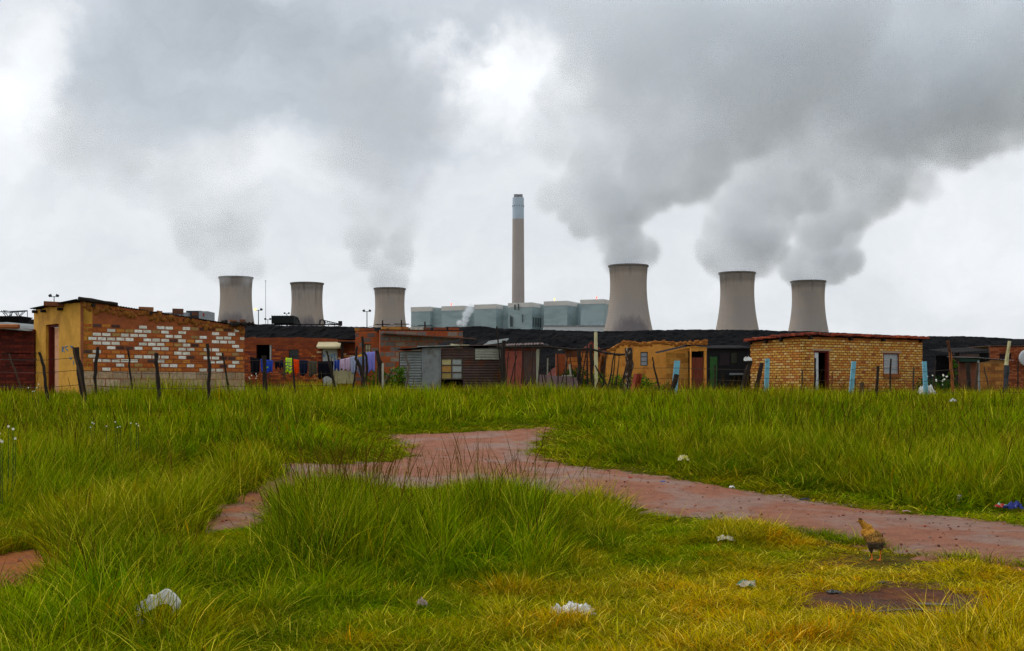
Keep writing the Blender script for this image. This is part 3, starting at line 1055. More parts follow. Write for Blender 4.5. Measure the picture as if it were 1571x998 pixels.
plume('grey-white steam billowing from the largest cooling tower', 1150, [
    (950, 400, 27, 0), (976, 399, 27, 0), (964, 392, 30, 0), (990, 385, 28, 0), (965, 380, 34), (942, 368, 32), (960, 345, 34), (925, 335, 40), (895, 340, 32), (870, 320, 28), (930, 290, 55), (880, 280, 40), (970, 310, 45),
    (1000, 270, 60), (920, 230, 65), (880, 190, 45), (1000, 200, 80), (1060, 250, 70), (930, 150, 80), (1040, 140, 95), (900, 90, 60), (980, 60, 100), (1110, 190, 80), (1120, 80, 110), (1230, 60, 120), (920, 10, 80), (1060, -20, 110), (840, 300, 30), (850, 230, 40), (860, 140, 45), (1010, 20, 110), (1150, 140, 110), (1250, 0, 130)], .0165, 1, soft=13)
plume('steam cloud rolling up from the cooling tower right of the largest', 1257, [
    (1117, 409, 27, 0), (1145, 409, 26, 0), (1131, 402, 30, 0), (1103, 399, 30, 0), (1166, 398, 30, 0), (1092, 385, 30), (1180, 380, 30), (1130, 380, 35), (1165, 375, 32), (1110, 355, 36), (1150, 345, 42), (1190, 340, 36), (1130, 315, 45), (1190, 300, 55), (1240, 280, 60),
    (1160, 265, 60), (1220, 230, 80), (1300, 210, 85), (1260, 150, 100), (1370, 150, 100), (1330, 70, 120), (1460, 90, 120), (1560, 40, 130), (1430, -10, 130), (1180, 130, 100), (1480, 180, 80), (1560, 120, 110), (1290, 130, 120), (1220, 10, 120)], .0165, 2, soft=13)
plume('steam drifting right from the far right cooling tower', 1330, [
    (1226, 422, 24, 0), (1252, 421, 24, 0), (1240, 415, 28, 0), (1214, 412, 24, 0), (1278, 411, 28, 0), (1220, 398, 30), (1266, 396, 34), (1302, 398, 28), (1250, 375, 36), (1285, 370, 34), (1300, 350, 34), (1260, 340, 50), (1310, 315, 50), (1350, 290, 55),
    (1300, 270, 65), (1390, 250, 65), (1370, 220, 75), (1440, 200, 70), (1480, 160, 80), (1540, 130, 85), (1610, 90, 90), (1420, 290, 34), (1500, 225, 40)], .0165, 3, soft=13)
plume('thin pale steam spreading over the leftmost cooling tower', 1322, [
    (348, 417, 25, -15), (377, 418, 24, -10), (345, 428, 12, -38), (380, 432, 11, -38), (335, 412, 26), (392, 412, 24), (362, 400, 34), (320, 385, 38), (300, 350, 50), (360, 355, 55), (330, 310, 60), (270, 300, 60), (380, 290, 60),
    (300, 250, 70), (210, 240, 80), (130, 200, 90), (350, 230, 70)], .0065, 4, soft=34, warp=1.1)
plume('pale steam rising from the cooling tower left of the boiler house', 1437, [
    (586, 433, 22, 0), (610, 432, 22, 0), (575, 428, 14), (618, 428, 14), (600, 420, 24), (582, 405, 24), (618, 405, 22), (560, 395, 26), (612, 380, 34), (560, 360, 40), (620, 345, 36), (590, 320, 45), (545, 310, 45), (630, 295, 42), (640, 240, 50),
    (590, 250, 60), (670, 190, 55), (620, 170, 70), (530, 220, 70), (560, 130, 80), (660, 120, 50)], .010, 5, soft=26, warp=1.0)
plume('little white wisp of steam against the second boiler block', 1600, [(712, 497, 5, 0), (714, 490, 6, 0), (716, 482, 7, 0), (720, 475, 7, 0), (722, 470, 5, 0), (705, 495, 5, 0)], .10, 6, vox=1.4, soft=3, warp=.12)


# ------------------------------------------------------------------ houses
PAL_RED = [H('#a04a20'), H('#b4572a'), H('#8d3d1c'), H('#a9602e'), H('#7c3a22'), H('#5a3026')]
PAL_YEL = [H('#d0a04c'), H('#d8ac5c'), H('#c8943e'), H('#dab470'), H('#c88c3c'), H('#c07c34')]


def house_thing(name, fr, label, cat='house', u=None):
    p = fr.p(fr.L / 2 if u is None else u, 0, RISE)
    return thing(name, p, label, cat)


# --- mud plastered and brick house with white painted bricks (left)
B1 = Frame(128, 31, 42, end_px=375)
B2 = Frame(128, 31, 42, end_px=52, flip=True)
hb = house_thing('brick_house', B1, 'house with white painted bricks on its red wall and ochre mud plastered front')
WHITES = [(280, [598]), (290, [760, 845, 998]), (303, [272, 543, 1385]), (315, [625, 805]), (328, [160, 940, 1258]), (342, [247, 1393]), (347, [418, 503, 587]), (355, [780, 840, 918]),
          (374, [120, 203, 290, 376, 460, 1150, 1228, 1290, 1365, 1455]), (391, [630, 713, 795, 953]), (408, [160, 243, 330, 1112, 1190, 1267, 1320, 1393]), (428, [583, 662, 745, 1000]),
          (450, [268, 1377]), (464, [523, 708, 787, 943, 990]), (478, [1120, 1258, 1410]), (488, [160]), (508, [890, 993]), (515, [1228]), (521, [120]), (534, [380, 552, 630]), (543, [727, 800, 962]),
          (551, [1180, 1252]), (562, [155, 235, 320]), (571, [407, 487]), (576, [737]), (587, [1165, 1215, 1290, 1437]), (603, [362]), (610, [775, 858]), (616, [1020, 1335]), (636, [257]), (652, [1130, 1212, 1275])]
TANS = [(458, 306), (705, 317), (330, 344), (1075, 298), (1075, 367), (925, 433), (665, 497), (1385, 519), (540, 607), (497, 638), (575, 640), (1240, 306), (820, 262), (645, 640), (1130, 514)]
BW, BH, MO = .220, .080, .036
blk_top = B1.z(B1.u(250), 569)
white_ix, tan_ix = set(), set()


def bix(zx, zy):
    u = B1.u(120 + zx / 5.819); z = B1.z(u, 455 + zy / 5.819)
    row = round((z - BH / 2 - blk_top) / (BH + MO))
    c = round((u - BW / 2 + (BW + MO) * (.5 if row % 2 else 0)) / (BW + MO))
    return row, c


for zy, xsl in WHITES:
    for zx in xsl: white_ix.add(bix(zx, zy))
for zx, zy in TANS: tan_ix.add(bix(zx, zy))


def palB(row, c, u, z):
    if (row, c) in white_ix: return pick([H('#dcd8c8'), H('#e4e2d6'), H('#d0ccbc')], .05)
    if (row, c) in tan_ix: return pick([H('#a8854a'), H('#96784a')], .1)
    if z > topB(u) - .62 + .12 * math.sin(u * 3):
        return pick([H('#4a3028'), H('#5c2f1c'), H('#a85a2a')], .1) if (row % 2 == 0 and R.random() < .45) else None
    r = R.random()
    if r < .10: return pick([H('#4a3028'), H('#523830')])
    return pick([H('#bc702c'), H('#ae5e24'), H('#c07a30'), H('#9c5022'), H('#b0642e')], .12)


zc = B1.z(0, 461); ze = B1.z(B1.L, 500)
topB = lambda u: zc + (ze - zc) * (u / B1.L) ** .9
palblk = lambda row, c, u, z: pick([H('#b49a7a'), H('#a88c6c'), H('#bda488'), H('#9c8468')], .08)
wall('side_wall', hb, B1, RISE - .2, topB, (), [(blk_top - .21 * 3, blk_top, .385, .19, .02, palblk), (blk_top, 4.2, BW, BH, MO, palB)], mats=(mat('red_mortar_b', H('#96502a'), var=.3, scale=5, bump=.6, bscale=20), BRICK), step=.35, jag=.03)
# mud smeared along the top of the wall
q = MB(); rnd = random.Random(3)
for k in range(60):
    u = B1.L * k / 60 + rnd.uniform(0, .05); z = topB(u) - rnd.uniform(.04, .2)
    w = rnd.uniform(.06, .16)
    cc = B1.p(u, .0, z); q.ball(cc, (w * .8, .035, w * rnd.uniform(.4, .9)), 7, 5, 0, (1, 1, 1), wob=.2, rnd=rnd)
q.build('mud_capping', mat('capping_mud', H('#8a551c'), var=.4, scale=8, bump=.6), hb)
# mud plastered front
zl = B2.z(B2.L, 474)
topB2 = lambda u: zc - .02 + (zl - zc) * (u / B2.L)
dr = B2.rect(70, 497, 90, 640); dz0 = RISE + .1
dopen = (dr[0], dr[1], dz0, dr[3])
wall('front_wall', hb, B2, RISE - .2, topB2, [dopen], (), mats=(MUD, BRICK), thick=.24, step=.3, jag=.035)
q = MB()
for (a, b, z0, z1) in ((dopen[0] + .004, dopen[0] + .07, dz0, dopen[3] - .004), (dopen[1] - .07, dopen[1] - .004, dz0, dopen[3] - .004), (dopen[0] + .07, dopen[1] - .07, dopen[3] - .07, dopen[3] - .004)):
    q.wallbox(B2, a, b, z0, z1, -.2, -.08)
q.build('door_frame', REDFRAME, hb)
q = MB(); q.wallbox(B2, dopen[0] + .09, dopen[0] + .62, dz0, dopen[3] - .09, -.17, -.13); q.build('door', PINK, hb)
q = MB(); q.wallbox(B2, dopen[0] + .07, dopen[1] - .07, dz0, dopen[3] - .08, -.24, -.21); q.build('inner_door', REDFRAME, hb)
# roof ends, battens, tin sheet
q = MB()
P = lambda fr, u, d, z: Vector(fr.p(u, d, z))
a0 = P(B2, B2.L + .06, .12, topB2(B2.L) + .04); a1 = P(B2, -.05, .22, topB2(0) + .05)
b1 = P(B1, B1.L, .1, topB(B1.L) - .02)
corr_dir = a1 - a0
corrugated(q, a0, corr_dir, (P(B1, B1.L, .12, topB(B1.L)) - P(B1, 0, .12, topB(0))), amp=.012, along='u')
q.build('roof', TIN_DARK, hb)
for k, (pxx, pyy) in enumerate(((57, 478), (70, 477), (96, 474))):
    q = MB(); u = B2.u(pxx); z = B2.z(u, pyy)
    q.tube([B2.p(u, -.2, z), B2.p(u, .14, z)], .045, 7); q.build('roof_beam', WOOD_D, hb)
q = MB(); rough_stick(q, [P(B1, -.15, .05, zc + .05), P(B1, .9, .06, topB(.9) + .06)], .06, .05, seed=4, bend=.015); q.build('roof_beam', WOOD_D, hb)
q = MB(); ue = B1.u(352); rough_stick(q, [P(B1, ue, .1, B1.z(ue, 497)), P(B1, B1.u(384), .16, B1.z(B1.L, 496.5))], .075, .07, seed=5, bend=.01); q.build('roof_beam', WOOD_D, hb)
for pxx, pyy in ((142, 468), (230, 480), (291, 487), (345, 493)):
    q = MB(); u = B1.u(pxx); z = B1.z(u, pyy); q.tube([B1.p(u, -.15, z), B1.p(u, .09, z)], .05, 6); q.build('roof_beam', WOOD_D, hb)
# blue chalk scrawl on the mud front
q = MB()
for (x0, y0, x1, y1) in ((96, 531, 96, 540), (96, 535.5, 99, 531.5), (96, 535.5, 99.5, 540), (101, 531, 104, 531), (101, 531, 101, 535), (101, 535, 104, 536), (104, 536, 104, 539), (110, 530, 110, 534), (108, 531, 112, 531), (107, 547, 109, 551), (109, 551, 111, 547), (113, 553, 113, 559)):
    u0, u1 = B2.u(x0), B2.u(x1); z0, z1 = B2.z(u0, y0), B2.z(u1, y1)
    q.tube([B2.p(u0, .004, z0), B2.p(u1, .004, z1)], .012, 4)
    if (x0, y0) == (104, 536): q.build('chalk_letter', BLUE_CHALK, hb); q = MB()
    if (x0, y0) == (108, 531): q.build('chalk_letter', BLUE_CHALK, hb); q = MB()
    if (x0, y0) == (109, 551): q.build('chalk_letter', BLUE_CHALK, hb); q = MB()
q.build('chalk_letter', BLUE_CHALK, hb)


def roof_brick(px, py, w, h, Y, label, m=None, rz=.3, name='brick', d=.25, sink=0):
    q = MB(); rr = random.Random(int(px * 7))
    x, z = X_(px, Y), Z_(py, Y)
    q.obox((x, Y, z + h / 2), (w, d, h * .96), rz + rr.uniform(-.1, .1), 0, pick([H('#7a4a30'), H('#8a5a3a'), H('#6a4636')], .1, rr), tilt=rr.uniform(-.04, .04))
    o = q.build(name, m or CONC)
    tag(o, label, 'brick', 'loose bricks and stones weighing down the left roof')
    return o


Yb = lambda px: B1.O.y + B1.d.y * B1.u(px)
roof_brick(83, 469.5, .52, .12, 32.0, 'flat dark stone on the plastered house roof beneath the floodlight mast', d=.3)
roof_brick(224, 478, .38, .13, Yb(224) + .12, 'largest brown block on the sloping roof of the white-flecked wall')
roof_brick(273, 482, .30, .16, Yb(273) + .12, 'chunky brick on the roof in front of the distant grey building', d=.2)
roof_brick(299, 484.2, .16, .10, Yb(299) + .15, 'small dark brick on the roof at the right of the distant grey building', d=.14)
roof_brick(357, 494, .20, .07, Yb(357) + .1, 'thin tile piece on the roof near its low end', d=.2)
roof_brick(372, 494.5, .17, .09, Yb(372) + .05, 'last small brick lying on the log at the low roof corner', d=.15)
roof_brick(246, 479.5, .10, .05, Yb(246) + .1, 'broken brick crumb between the two larger blocks on the roof', d=.1)

# --- dark red shed at the far left edge
SA = Frame(-60, 33.5, 0, end_px=53)
sa = house_thing('red_shed', SA, 'dark red brick shed with a tin roof at the left edge', 'shed', u=SA.u(20))
topA = lambda u: SA.z(u, 505)
wall('wall', sa, SA, RISE - .2, topA, (), [(RISE, 4, .22, .07, .015, lambda r, c, u, z: pick([H('#5c1f14'), H('#6a2618'), H('#4a1a12')], .15))], mats=(mat('dark_red_plaster', H('#54190f'), var=.35, scale=3, bump=.5), BRICK))
q = MB(); corrugated(q, SA.p(0, .35, SA.z(0, 499)), Vector(SA.p(SA.L - .05, .35, SA.z(0, 508))) - Vector(SA.p(0, .35, SA.z(0, 499))), Vector((0, 3.4, .25)), amp=.015, along='u'); q.build('roof', TIN, sa)
q = MB(); q.tube([SA.p(0, .3, SA.z(0, 502)), SA.p(SA.u(36), .3, SA.z(0, 501.5))], [.09, .07], 7); q.build('roof_beam', mat('orange_clay', H('#9a5a30'), var=.3), sa)
q = MB()
for k in range(12):
    y = 541 + (k % 3) * 9
    a = SA.u(2 + k * 3.2); q.wallbox(SA, a, a + .5, SA.z(0, y + .8), SA.z(0, y), .005, .03)
q.build('batten', WOOD, sa)

# --- long red brick house behind the washing line
SC = Frame(368, 51, 0, end_px=556)
hc = house_thing('long_brick_house', SC, 'long low red brick house behind the washing line', 'house')
topC = lambda u: SC.z(0, 517.5) - .1 * (1 if u > SC.u(500) else 0)
w1 = SC.rect(393, 528.5, 417, 552); w2 = SC.rect(443, 536, 458, 551); d1 = SC.rect(494, 534, 518, 600)
d1 = (d1[0], d1[1], RISE + .02, d1[3])


def palC(row, c, u, z):
    if z > topC(u) - .5: return pick([H('#8a4020'), H('#7a3820')], .1) if R.random() < .7 else None
    if u > SC.u(478) and R.random() < .12: return pick([H('#c08048'), H('#c8a888')], .1)
    return pick([H('#a04c24'), H('#93421f'), H('#ab5426'), H('#7d3a20'), H('#653028')], .12)


wall('wall', hc, SC, RISE - .2, topC, [w1, w2, d1], [(RISE, 5, .22, .07, .018, palC)], mats=(mat('mortar_c', H('#7c3c1c'), var=.3, scale=4, bump=.5), BRICK), jag=.05)
q = MB(); q.wallbox(SC, 0, SC.L, RISE, SC.z(0, 519), -3.6, -3.4); q.wallbox(SC, 0, .2, RISE, SC.z(0, 519), -3.39, -.22); q.wallbox(SC, SC.L - .2, SC.L, RISE, SC.z(0, 519), -3.39, -.22); q.build('back_wall', MORTAR_DARK, hc)
q = MB(); q.wallbox(SC, .02, SC.L - .02, SC.z(0, 519.5), SC.z(0, 518.6), -3.38, -.23); q.build('roof', TIN_DARK, hc)
q = MB(); q.wallbox(SC, w1[1] - .10, w1[1] - .03, w1[2], w1[3] - .004, -.17, -.05); q.build('window_frame', mat('grey_white_frame', H('#a8a8a4')), hc)
q = MB(); q.wallbox(SC, w2[0] + .004, w2[1] - .004, w2[2] + .004, w2[3] - .004, -.12, -.06); q.build('window_sheet', TARP, hc)
q = MB(); q.wallbox(SC, d1[0] + .02, d1[1] - .02, d1[2], d1[3] - .004, -.1, -.04); dd = q.build('door', mat('white_door', H('#b9bcba'), var=.06, scale=4), hc); dd['label'] = 'white door with blue painted letters'
q = MB()


def stroke(fr, segs, off=.006, r=.013):
    for (x0, y0, x1, y1) in segs:
        u0, u1 = fr.u(x0), fr.u(x1)
        q.tube([fr.p(u0, off, fr.z(u0, y0)), fr.p(u1, off, fr.z(u1, y1))], r, 4)


stroke(SC, [(496, 543, 496, 547.5), (496, 545.5, 499, 543), (496.5, 545.5, 499, 547.5), (502, 543, 504.5, 547), (504.5, 547, 507, 543.5), (508, 544, 510.5, 543), (508, 544, 510.5, 546.5), (510.5, 546.5, 508, 548),
            (511, 543, 515, 543), (513, 543, 513, 547.5), (512, 548.5, 515, 549), (512, 548.5, 514.5, 551), (514.5, 551, 512, 552), (503.5, 548.5, 503.5, 549)], off=-.035)
q.build('blue_letters', mat('blue_paint', H('#1f86c8'), rough=.6), dd)
q = MB(); ua, ub = SC.u(488.5), SC.u(524.5); zt_, zb_ = SC.z(0, 527.5), SC.z(0, 534)
q.hexa([SC.p(ua + .05, .0, zb_ - .02), SC.p(ua + .05, .55, zb_ - .02), SC.p(ub, .55, zb_ - .02), SC.p(ub, .0, zb_ - .02), SC.p(ua, .0, zt_ + .1), SC.p(ua, .55, zb_ + .06), SC.p(ub, .55, zb_ + .06), SC.p(ub, .0, zt_ + .1)])
q.build('door_canopy', mat('cream_canopy', H('#bdb08a'), var=.15, scale=4), hc)
q = MB(); q.wallbox(SC, SC.u(524), SC.u(547), SC.z(0, 526.5), SC.z(0, 525), .02, 1.2); q.build('lean_to_roof', TIN_DARK, hc)
q = MB(); u = SC.u(530); q.wallbox(SC, u - .05, u + .05, RISE, SC.z(0, 526.5), .9, 1.0); q.build('lean_to_post', WOOD_D, hc)

# --- brick and grey block house
SD1 = Frame(583, 46, 14, end_px=710)
SD2 = Frame(545, 47.2, -6.5, end_px=583)
hd = house_thing('block_house', SD1, 'red brick house with a wall of grey concrete blocks and a small pale window')
zD = SD1.z(0, 506)
topD = lambda u: zD
wD = SD2.rect(559, 527, 569, 546)


def palD(row, c, u, z):
    if R.random() < (.12 if z > zD - .6 else .25): return pick([H('#a0522c'), H('#93492a')], .1)
    return pick([H('#7c7068'), H('#6e645e'), H('#877868'), H('#756456')], .1)


def palD2(row, c, u, z):
    if R.random() < .35: return pick([H('#7c6a60'), H('#6a5650')], .1)
    return pick([H('#a0522c'), H('#93492a'), H('#8a4426')], .1)


wall('wall', hd, SD1, RISE - .2, topD, (), [(zD - .01 - .205 * 14, 6, .38, .17, .035, palD)], mats=(mat('mortar_d', H('#a85428'), var=.22, scale=4, bump=.5), CONC))
wall('front_wall', hd, SD2, RISE - .2, topD, [wD], [(RISE - .07, 5, .3, .16, .035, palD2)], mats=(mat('mortar_d'), CONC), thick=.15)
window(hd, SD2, wD, mat('dark_window_frame', H('#54483e')), mat('cream_panes', H('#c0b48a'), attr=False, rough=.4, var=.2), 2, 2)
q = MB(); q.wallbox(SD1, 0, SD1.L, zD, zD + .03, -3.2, .03); q.build('roof', TIN_DARK, hd)
q = MB(); ua = SD1.u(585); q.hexa([SD1.p(a, d, z) for z0_, in ((0,),) for (a, d, z) in ((ua, .03, SD1.z(ua, 511.5)), (ua, .5, SD1.z(ua, 512)), (SD1.L + .45, .5, SD1.z(SD1.L, 520.5)), (SD1.L + .45, .03, SD1.z(SD1.L, 520)), (ua, .03, SD1.z(ua, 510.3)), (ua, .5, SD1.z(ua, 510.8)), (SD1.L + .45, .5, SD1.z(SD1.L, 519.3)), (SD1.L + .45, .03, SD1.z(SD1.L, 518.8)))])
q.build('eave_sheet', mat('eave_tin', H('#6a4c3e'), rough=.7, var=.3), hd)
rnd = random.Random(9)
for (pxx, w_, cc) in ((549, .3, '#a87030'), (556, .25, '#8a4a28'), (566, .35, '#7a4028'), (590, .22, '#b07a38'), (606, .5, '#b07a38'), (618, .5, '#9a6030'), (640, .5, '#b8b0a0'), (655, .3, '#6a4030'), (676, .5, '#7c4028'), (697, .4, '#8a4426')):
    q = MB(); fr_ = SD1 if pxx > 583 else SD2; u = fr_.u(pxx); c_ = fr_.p(u, -.1, zD + .08)
    q.obox(c_, (w_, .2, .11), rnd.uniform(-.1, .3), 0, H(cc)); q.build('coping_brick', BRICK, hd)

# --- tin shack with glazed window
SE = Frame(612, 40, 3, end_px=770)
he = house_thing('tin_shack', SE, 'patched tin shack with a grey metal door and a taped window', 'shack')
ztE = SE.z(0, 533); z0E = RISE - .05
q = MB(); corrugated(q, SE.p(.04, 0, z0E), Vector(SE.p(SE.u(649), 0, 0)) - Vector(SE.p(.04, 0, 0)), Vector((0, 0, SE.z(0, 539) - z0E)), along='h', pitch=.09, amp=.018); q.build('corrugated_panel', TIN, he)
q = MB(); corrugated(q, SE.p(SE.u(676.5), .02, SE.z(0, 549)), Vector(SE.p(SE.u(768), 0, 0)) - Vector(SE.p(SE.u(676.5), 0, 0)), Vector((0, 0, SE.z(0, 534) - SE.z(0, 549))), along='h', pitch=.09, amp=.016); q.build('corrugated_panel', TIN_BROWN, he)
q = MB(); corrugated(q, SE.p(SE.u(710), .0, z0E), Vector(SE.p(SE.u(769), 0, 0)) - Vector(SE.p(SE.u(710), 0, 0)), Vector((0, 0, SE.z(0, 549) - z0E)), along='h', pitch=.09, amp=.016); q.build('corrugated_panel', TIN_BROWN, he)
q = MB(); corrugated(q, SE.p(SE.u(729), .05, SE.z(0, 551.5)), Vector(SE.p(SE.u(768), 0, 0)) - Vector(SE.p(SE.u(729), 0, 0)), Vector((0, 0, .38)), along='h', pitch=.09, amp=.016); o = q.build('corrugated_panel', TIN_WHITE, he); o['label'] = 'whitish corrugated patch'
q = MB(); q.wallbox(SE, SE.u(650), SE.u(675), z0E, ztE, -.02, .02); q.build('door', TIN, he)
q = MB()
q.wallbox(SE, SE.u(647.5), SE.u(650), z0E, ztE + .02, -.03, .05); q.wallbox(SE, SE.u(674.8), SE.u(676.2), z0E, ztE, -.03, .05)
q.build('door_frame', mat('pale_grey_strip', H('#83888a')), he)
wE = (SE.u(676.3), SE.u(709.8), SE.z(0, 582), SE.z(0, 549))
window(he, SE, wE, mat('dark_window_frame'), mat('taped_panes', attr=True, rough=.4, var=.25, scale=6), 2, 3, depth=-.01, bar=.045, panecols=[H('#a08a48'), H('#b0803a'), H('#b4a874'), H('#8f9490'), H('#a2a8a4'), H('#99a09c')])
q = MB(); q.wallbox(SE, .02, SE.u(768), z0E, ztE - .03, -2.6, -2.55); q.wallbox(SE, .0, .05, z0E, SE.z(0, 540), -2.54, -.03); q.wallbox(SE, SE.u(765), SE.u(768), z0E, ztE - .05, -2.54, -.03); q.build('back_wall', TIN_BROWN, he)
for (xa, xb, ya, yb, m_, dz) in ((610, 652, 535.5, 533, TIN_DARK, 0), (640, 705, 532.5, 530.5, TIN, .015), (700, 772, 531.5, 530.5, TIN_BROWN, .03)):
    q = MB(); a = SE.u(xa); b = SE.u(xb)
    corrugated(q, SE.p(a, .22, SE.z(0, ya) + dz), Vector(SE.p(b, .22, SE.z(0, yb) + dz)) - Vector(SE.p(a, .22, SE.z(0, ya) + dz)), Vector((0, 2.9, .05)), along='u', amp=.014, pitch=.1); q.build('roof_sheet', m_, he)
# clutter lying on the roof
rnd = random.Random(21)
for (xa, xb, y, m_, lab) in ((672, 702, 528, TIN_DARK, 'dark bent sheet lying at the left of the tin shack roof'), (742, 776, 527, TIN, 'raised grey sheet at the right of the tin shack roof'), (728, 745, 528.5, TIN_DARK, 'small dark sheet lying in the middle of the shack roof')):
    q = MB(); Yq = 41.5
    corrugated(q, (X_(xa, Yq), Yq, Z_(y + 2, Yq)), (X_(xb, Yq) - X_(xa, Yq), .3, .12), (.1, 1.1, .16), amp=.02, pitch=.12, along='u'); q.obox((X_((xa + xb) / 2, Yq), Yq + .5, Z_(y + 2.5, Yq)), (.5, .3, .08), .2)
    tag(q.build('roofing_sheet', m_), lab, 'metal sheet', 'loose sheets on the tin shack roof')
q = MB(); q.obox((X_(699, 40.3), 40.3, SE.z(0, 531) + .03), (.34, .14, .1), .1, tilt=.15); q.obox((X_(714, 40.3), 40.3, SE.z(0, 531) + .03), (.26, .14, .07), -.2); tag(q.build('roof_weight', CREAM), 'cream block pair weighing down the middle of the shack roof', 'block')

# --- shed with red door next to it
SF = Frame(769.5, 39, 0, end_px=830)
hf = house_thing('tin_shed', SF, 'brown tin shed with a dusty red door right of the tin shack', 'shed')
zF = SF.z(0, 534)
q = MB(); q.wallbox(SF, SF.u(774.5), SF.u(801), RISE, SF.z(0, 538), -.02, .02); q.build('door', REDP, hf)
q = MB(); q.wallbox(SF, 0, SF.u(774.2), RISE - .1, zF, -.08, .03); q.build('door_post', BLACK, hf)
q = MB(); q.wallbox(SF, SF.u(774.4), SF.u(823), SF.z(0, 537.6), zF, -.05, .04); q.build('lintel', RUST, hf)
q = MB(); q.wallbox(SF, SF.u(801.3), SF.u(803), RISE - .1, SF.z(0, 538), -.06, .03); q.build('door_frame', RUST, hf)
q = MB(); corrugated(q, SF.p(SF.u(803.2), 0, RISE - .1), Vector((SF.u(822) - SF.u(803.2), 0, 0)), Vector((0, 0, SF.z(0, 537.8) - RISE + .1)), along='v', amp=.014); q.build('corrugated_panel', TIN_BROWN, hf)
q = MB(); q.wallbox(SF, SF.u(822.6), SF.u(828), RISE - .1, SF.z(0, 535), -.06, .03); q.build('corner_post', mat('pale_board', H('#9c9a84'), var=.2), hf)
q = MB(); q.wallbox(SF, .0, SF.L - .1, RISE, zF - .05, -2.3, -2.25); q.wallbox(SF, 0, .05, RISE, zF - .05, -2.24, -.09); q.wallbox(SF, SF.u(823), SF.u(825), RISE, zF - .05, -2.24, -.07); q.build('side_wall', TIN_BROWN, hf)
for (xa, xb, y, m_, dz) in ((762, 842, 532, TIN_DARK, 0), (775, 835, 530.2, TIN_BROWN, .04)):
    q = MB(); a, b = SF.u(xa), SF.u(xb); corrugated(q, SF.p(a, .25, SF.z(0, y)), Vector((b - a, 0, .05)), Vector((0, 2.7, .15)), amp=.014, pitch=.1); q.build('roof_sheet', m_, hf)

# --- small brick ruin behind the stick fence
SG = Frame(868, 56, 8, end_px=921)
hg = house_thing('brick_ruin', SG, 'small roofless orange brick building behind the stick fence', 'building')
zG = SG.z(0, 537)
wall('wall', hg, SG, RISE - .2, lambda u: zG - .15 * (math.sin(u * 5) > .3), (), [(RISE, 5, .38, .19, .02, lambda r, c, u, z: pick([H('#a8622c'), H('#b0702f'), H('#9c5426')], .1))], mats=(MORTAR_DARK, CONC))
q = MB(); q.wallbox(SG, 0, SG.L, RISE, zG - .1, -2.8, -2.6); q.wallbox(SG, SG.L - .18, SG.L, RISE, zG - .08, -2.59, -.22); q.build('back_wall', MORTAR_RED, hg)
for (xa, xb, y) in ((862, 878, 535), (905, 928, 535.5)):
    q = MB(); a, b = SG.u(xa), SG.u(xb); q.wallbox(SG, a, b, SG.z(0, y + 1.2), SG.z(0, y), -1.2, .35); q.build('roof_sheet', TIN_DARK if xa > 900 else TIN, hg)

# red earth mound seen over the ruin
def mound(px, Y, rx, ry, top, col, label):
    x = X_(px, Y); V = []; Fc = []
    n = 26; m_ = 12
    for i in range(m_ + 1):
        for j in range(n):
            a = 2 * math.pi * j / n; s = i / m_
            z = (top - RISE) * (1 - s) ** 1.1 + RISE - .05
            k = 1 + .25 * mnoise.noise(Vector((math.cos(a) * 2, math.sin(a) * 2, s * 3)))
            V.append((x + rx * s * math.cos(a) * k, Y + ry * s * math.sin(a) * k, z + .15 * mnoise.noise(Vector((a * 3, s * 9, 2)))))
    for i in range(m_):
        for j in range(n):
            Fc.append((i * n + j, (i + 1) * n + j, (i + 1) * n + (j + 1) % n, i * n + (j + 1) % n))
    q = MB(); q.v = V; q.c = [(1, 1, 1)] * len(V); q.f = Fc; q.m = [0] * len(Fc)
    o = q.build('earth_mound', mat('earth_' + col, H(col), var=.35, scale=2, bump=.8, bscale=6), smooth=True)
    tag(o, label, 'earth mound', None, 'structure')


mound(908, 75, 4.6, 3, Z_(523, 75), '#5a1f14', 'dark red earth mound rising behind the brick ruin')

# --- ochre mud house with one window
SH = Frame(930, 56, 6, end_px=1085)
hh = house_thing('mud_house', SH, 'ochre mud plastered house with one small window and a broken parapet')
zH = SH.z(0, 524)


def topH(u):
    a = SH.u(956)
    if u < a: return SH.z(0, 541) + (zH - SH.z(0, 541)) * max(0, (u / a)) ** .8
    return zH + .04 * math.sin(u * 3)


wH = SH.rect(982.5, 539.5, 994, 561)
wall('wall', hh, SH, RISE - .2, topH, [wH], (), mats=(MUD2, BRICK), step=.3, jag=.03)
window(hh, SH, wH, mat('grey_steel_frame', H('#55564e')), mat('grey_curtain_glass', H('#90949a'), rough=.3, var=.12), 1, 3)
q = MB(); rnd = random.Random(2)
for k in range(110):
    u = SH.L * k / 110; q.ball(SH.p(u, -.05, topH(u) - rnd.uniform(0, .16)), (.12, .08, rnd.uniform(.04, .12)), 6, 4, wob=.25, rnd=rnd)
q.build('mud_capping', mat('capping_orange', H('#8a5318'), var=.4, scale=6), hh)
q = MB(); q.wallbox(SH, 0, SH.L, RISE, zH - .5, -3.4, -3.2); q.wallbox(SH, SH.L - .2, SH.L, RISE, zH - .1, -3.19, -.22); q.wallbox(SH, .0, .2, RISE, SH.z(0, 545), -3.19, -.22); q.build('back_wall', MUD2, hh)
q = MB(); q.wallbox(SH, .3, SH.L - .02, zH - .25, zH - .2, -3.18, -.25); q.build('roof', TIN_DARK, hh)

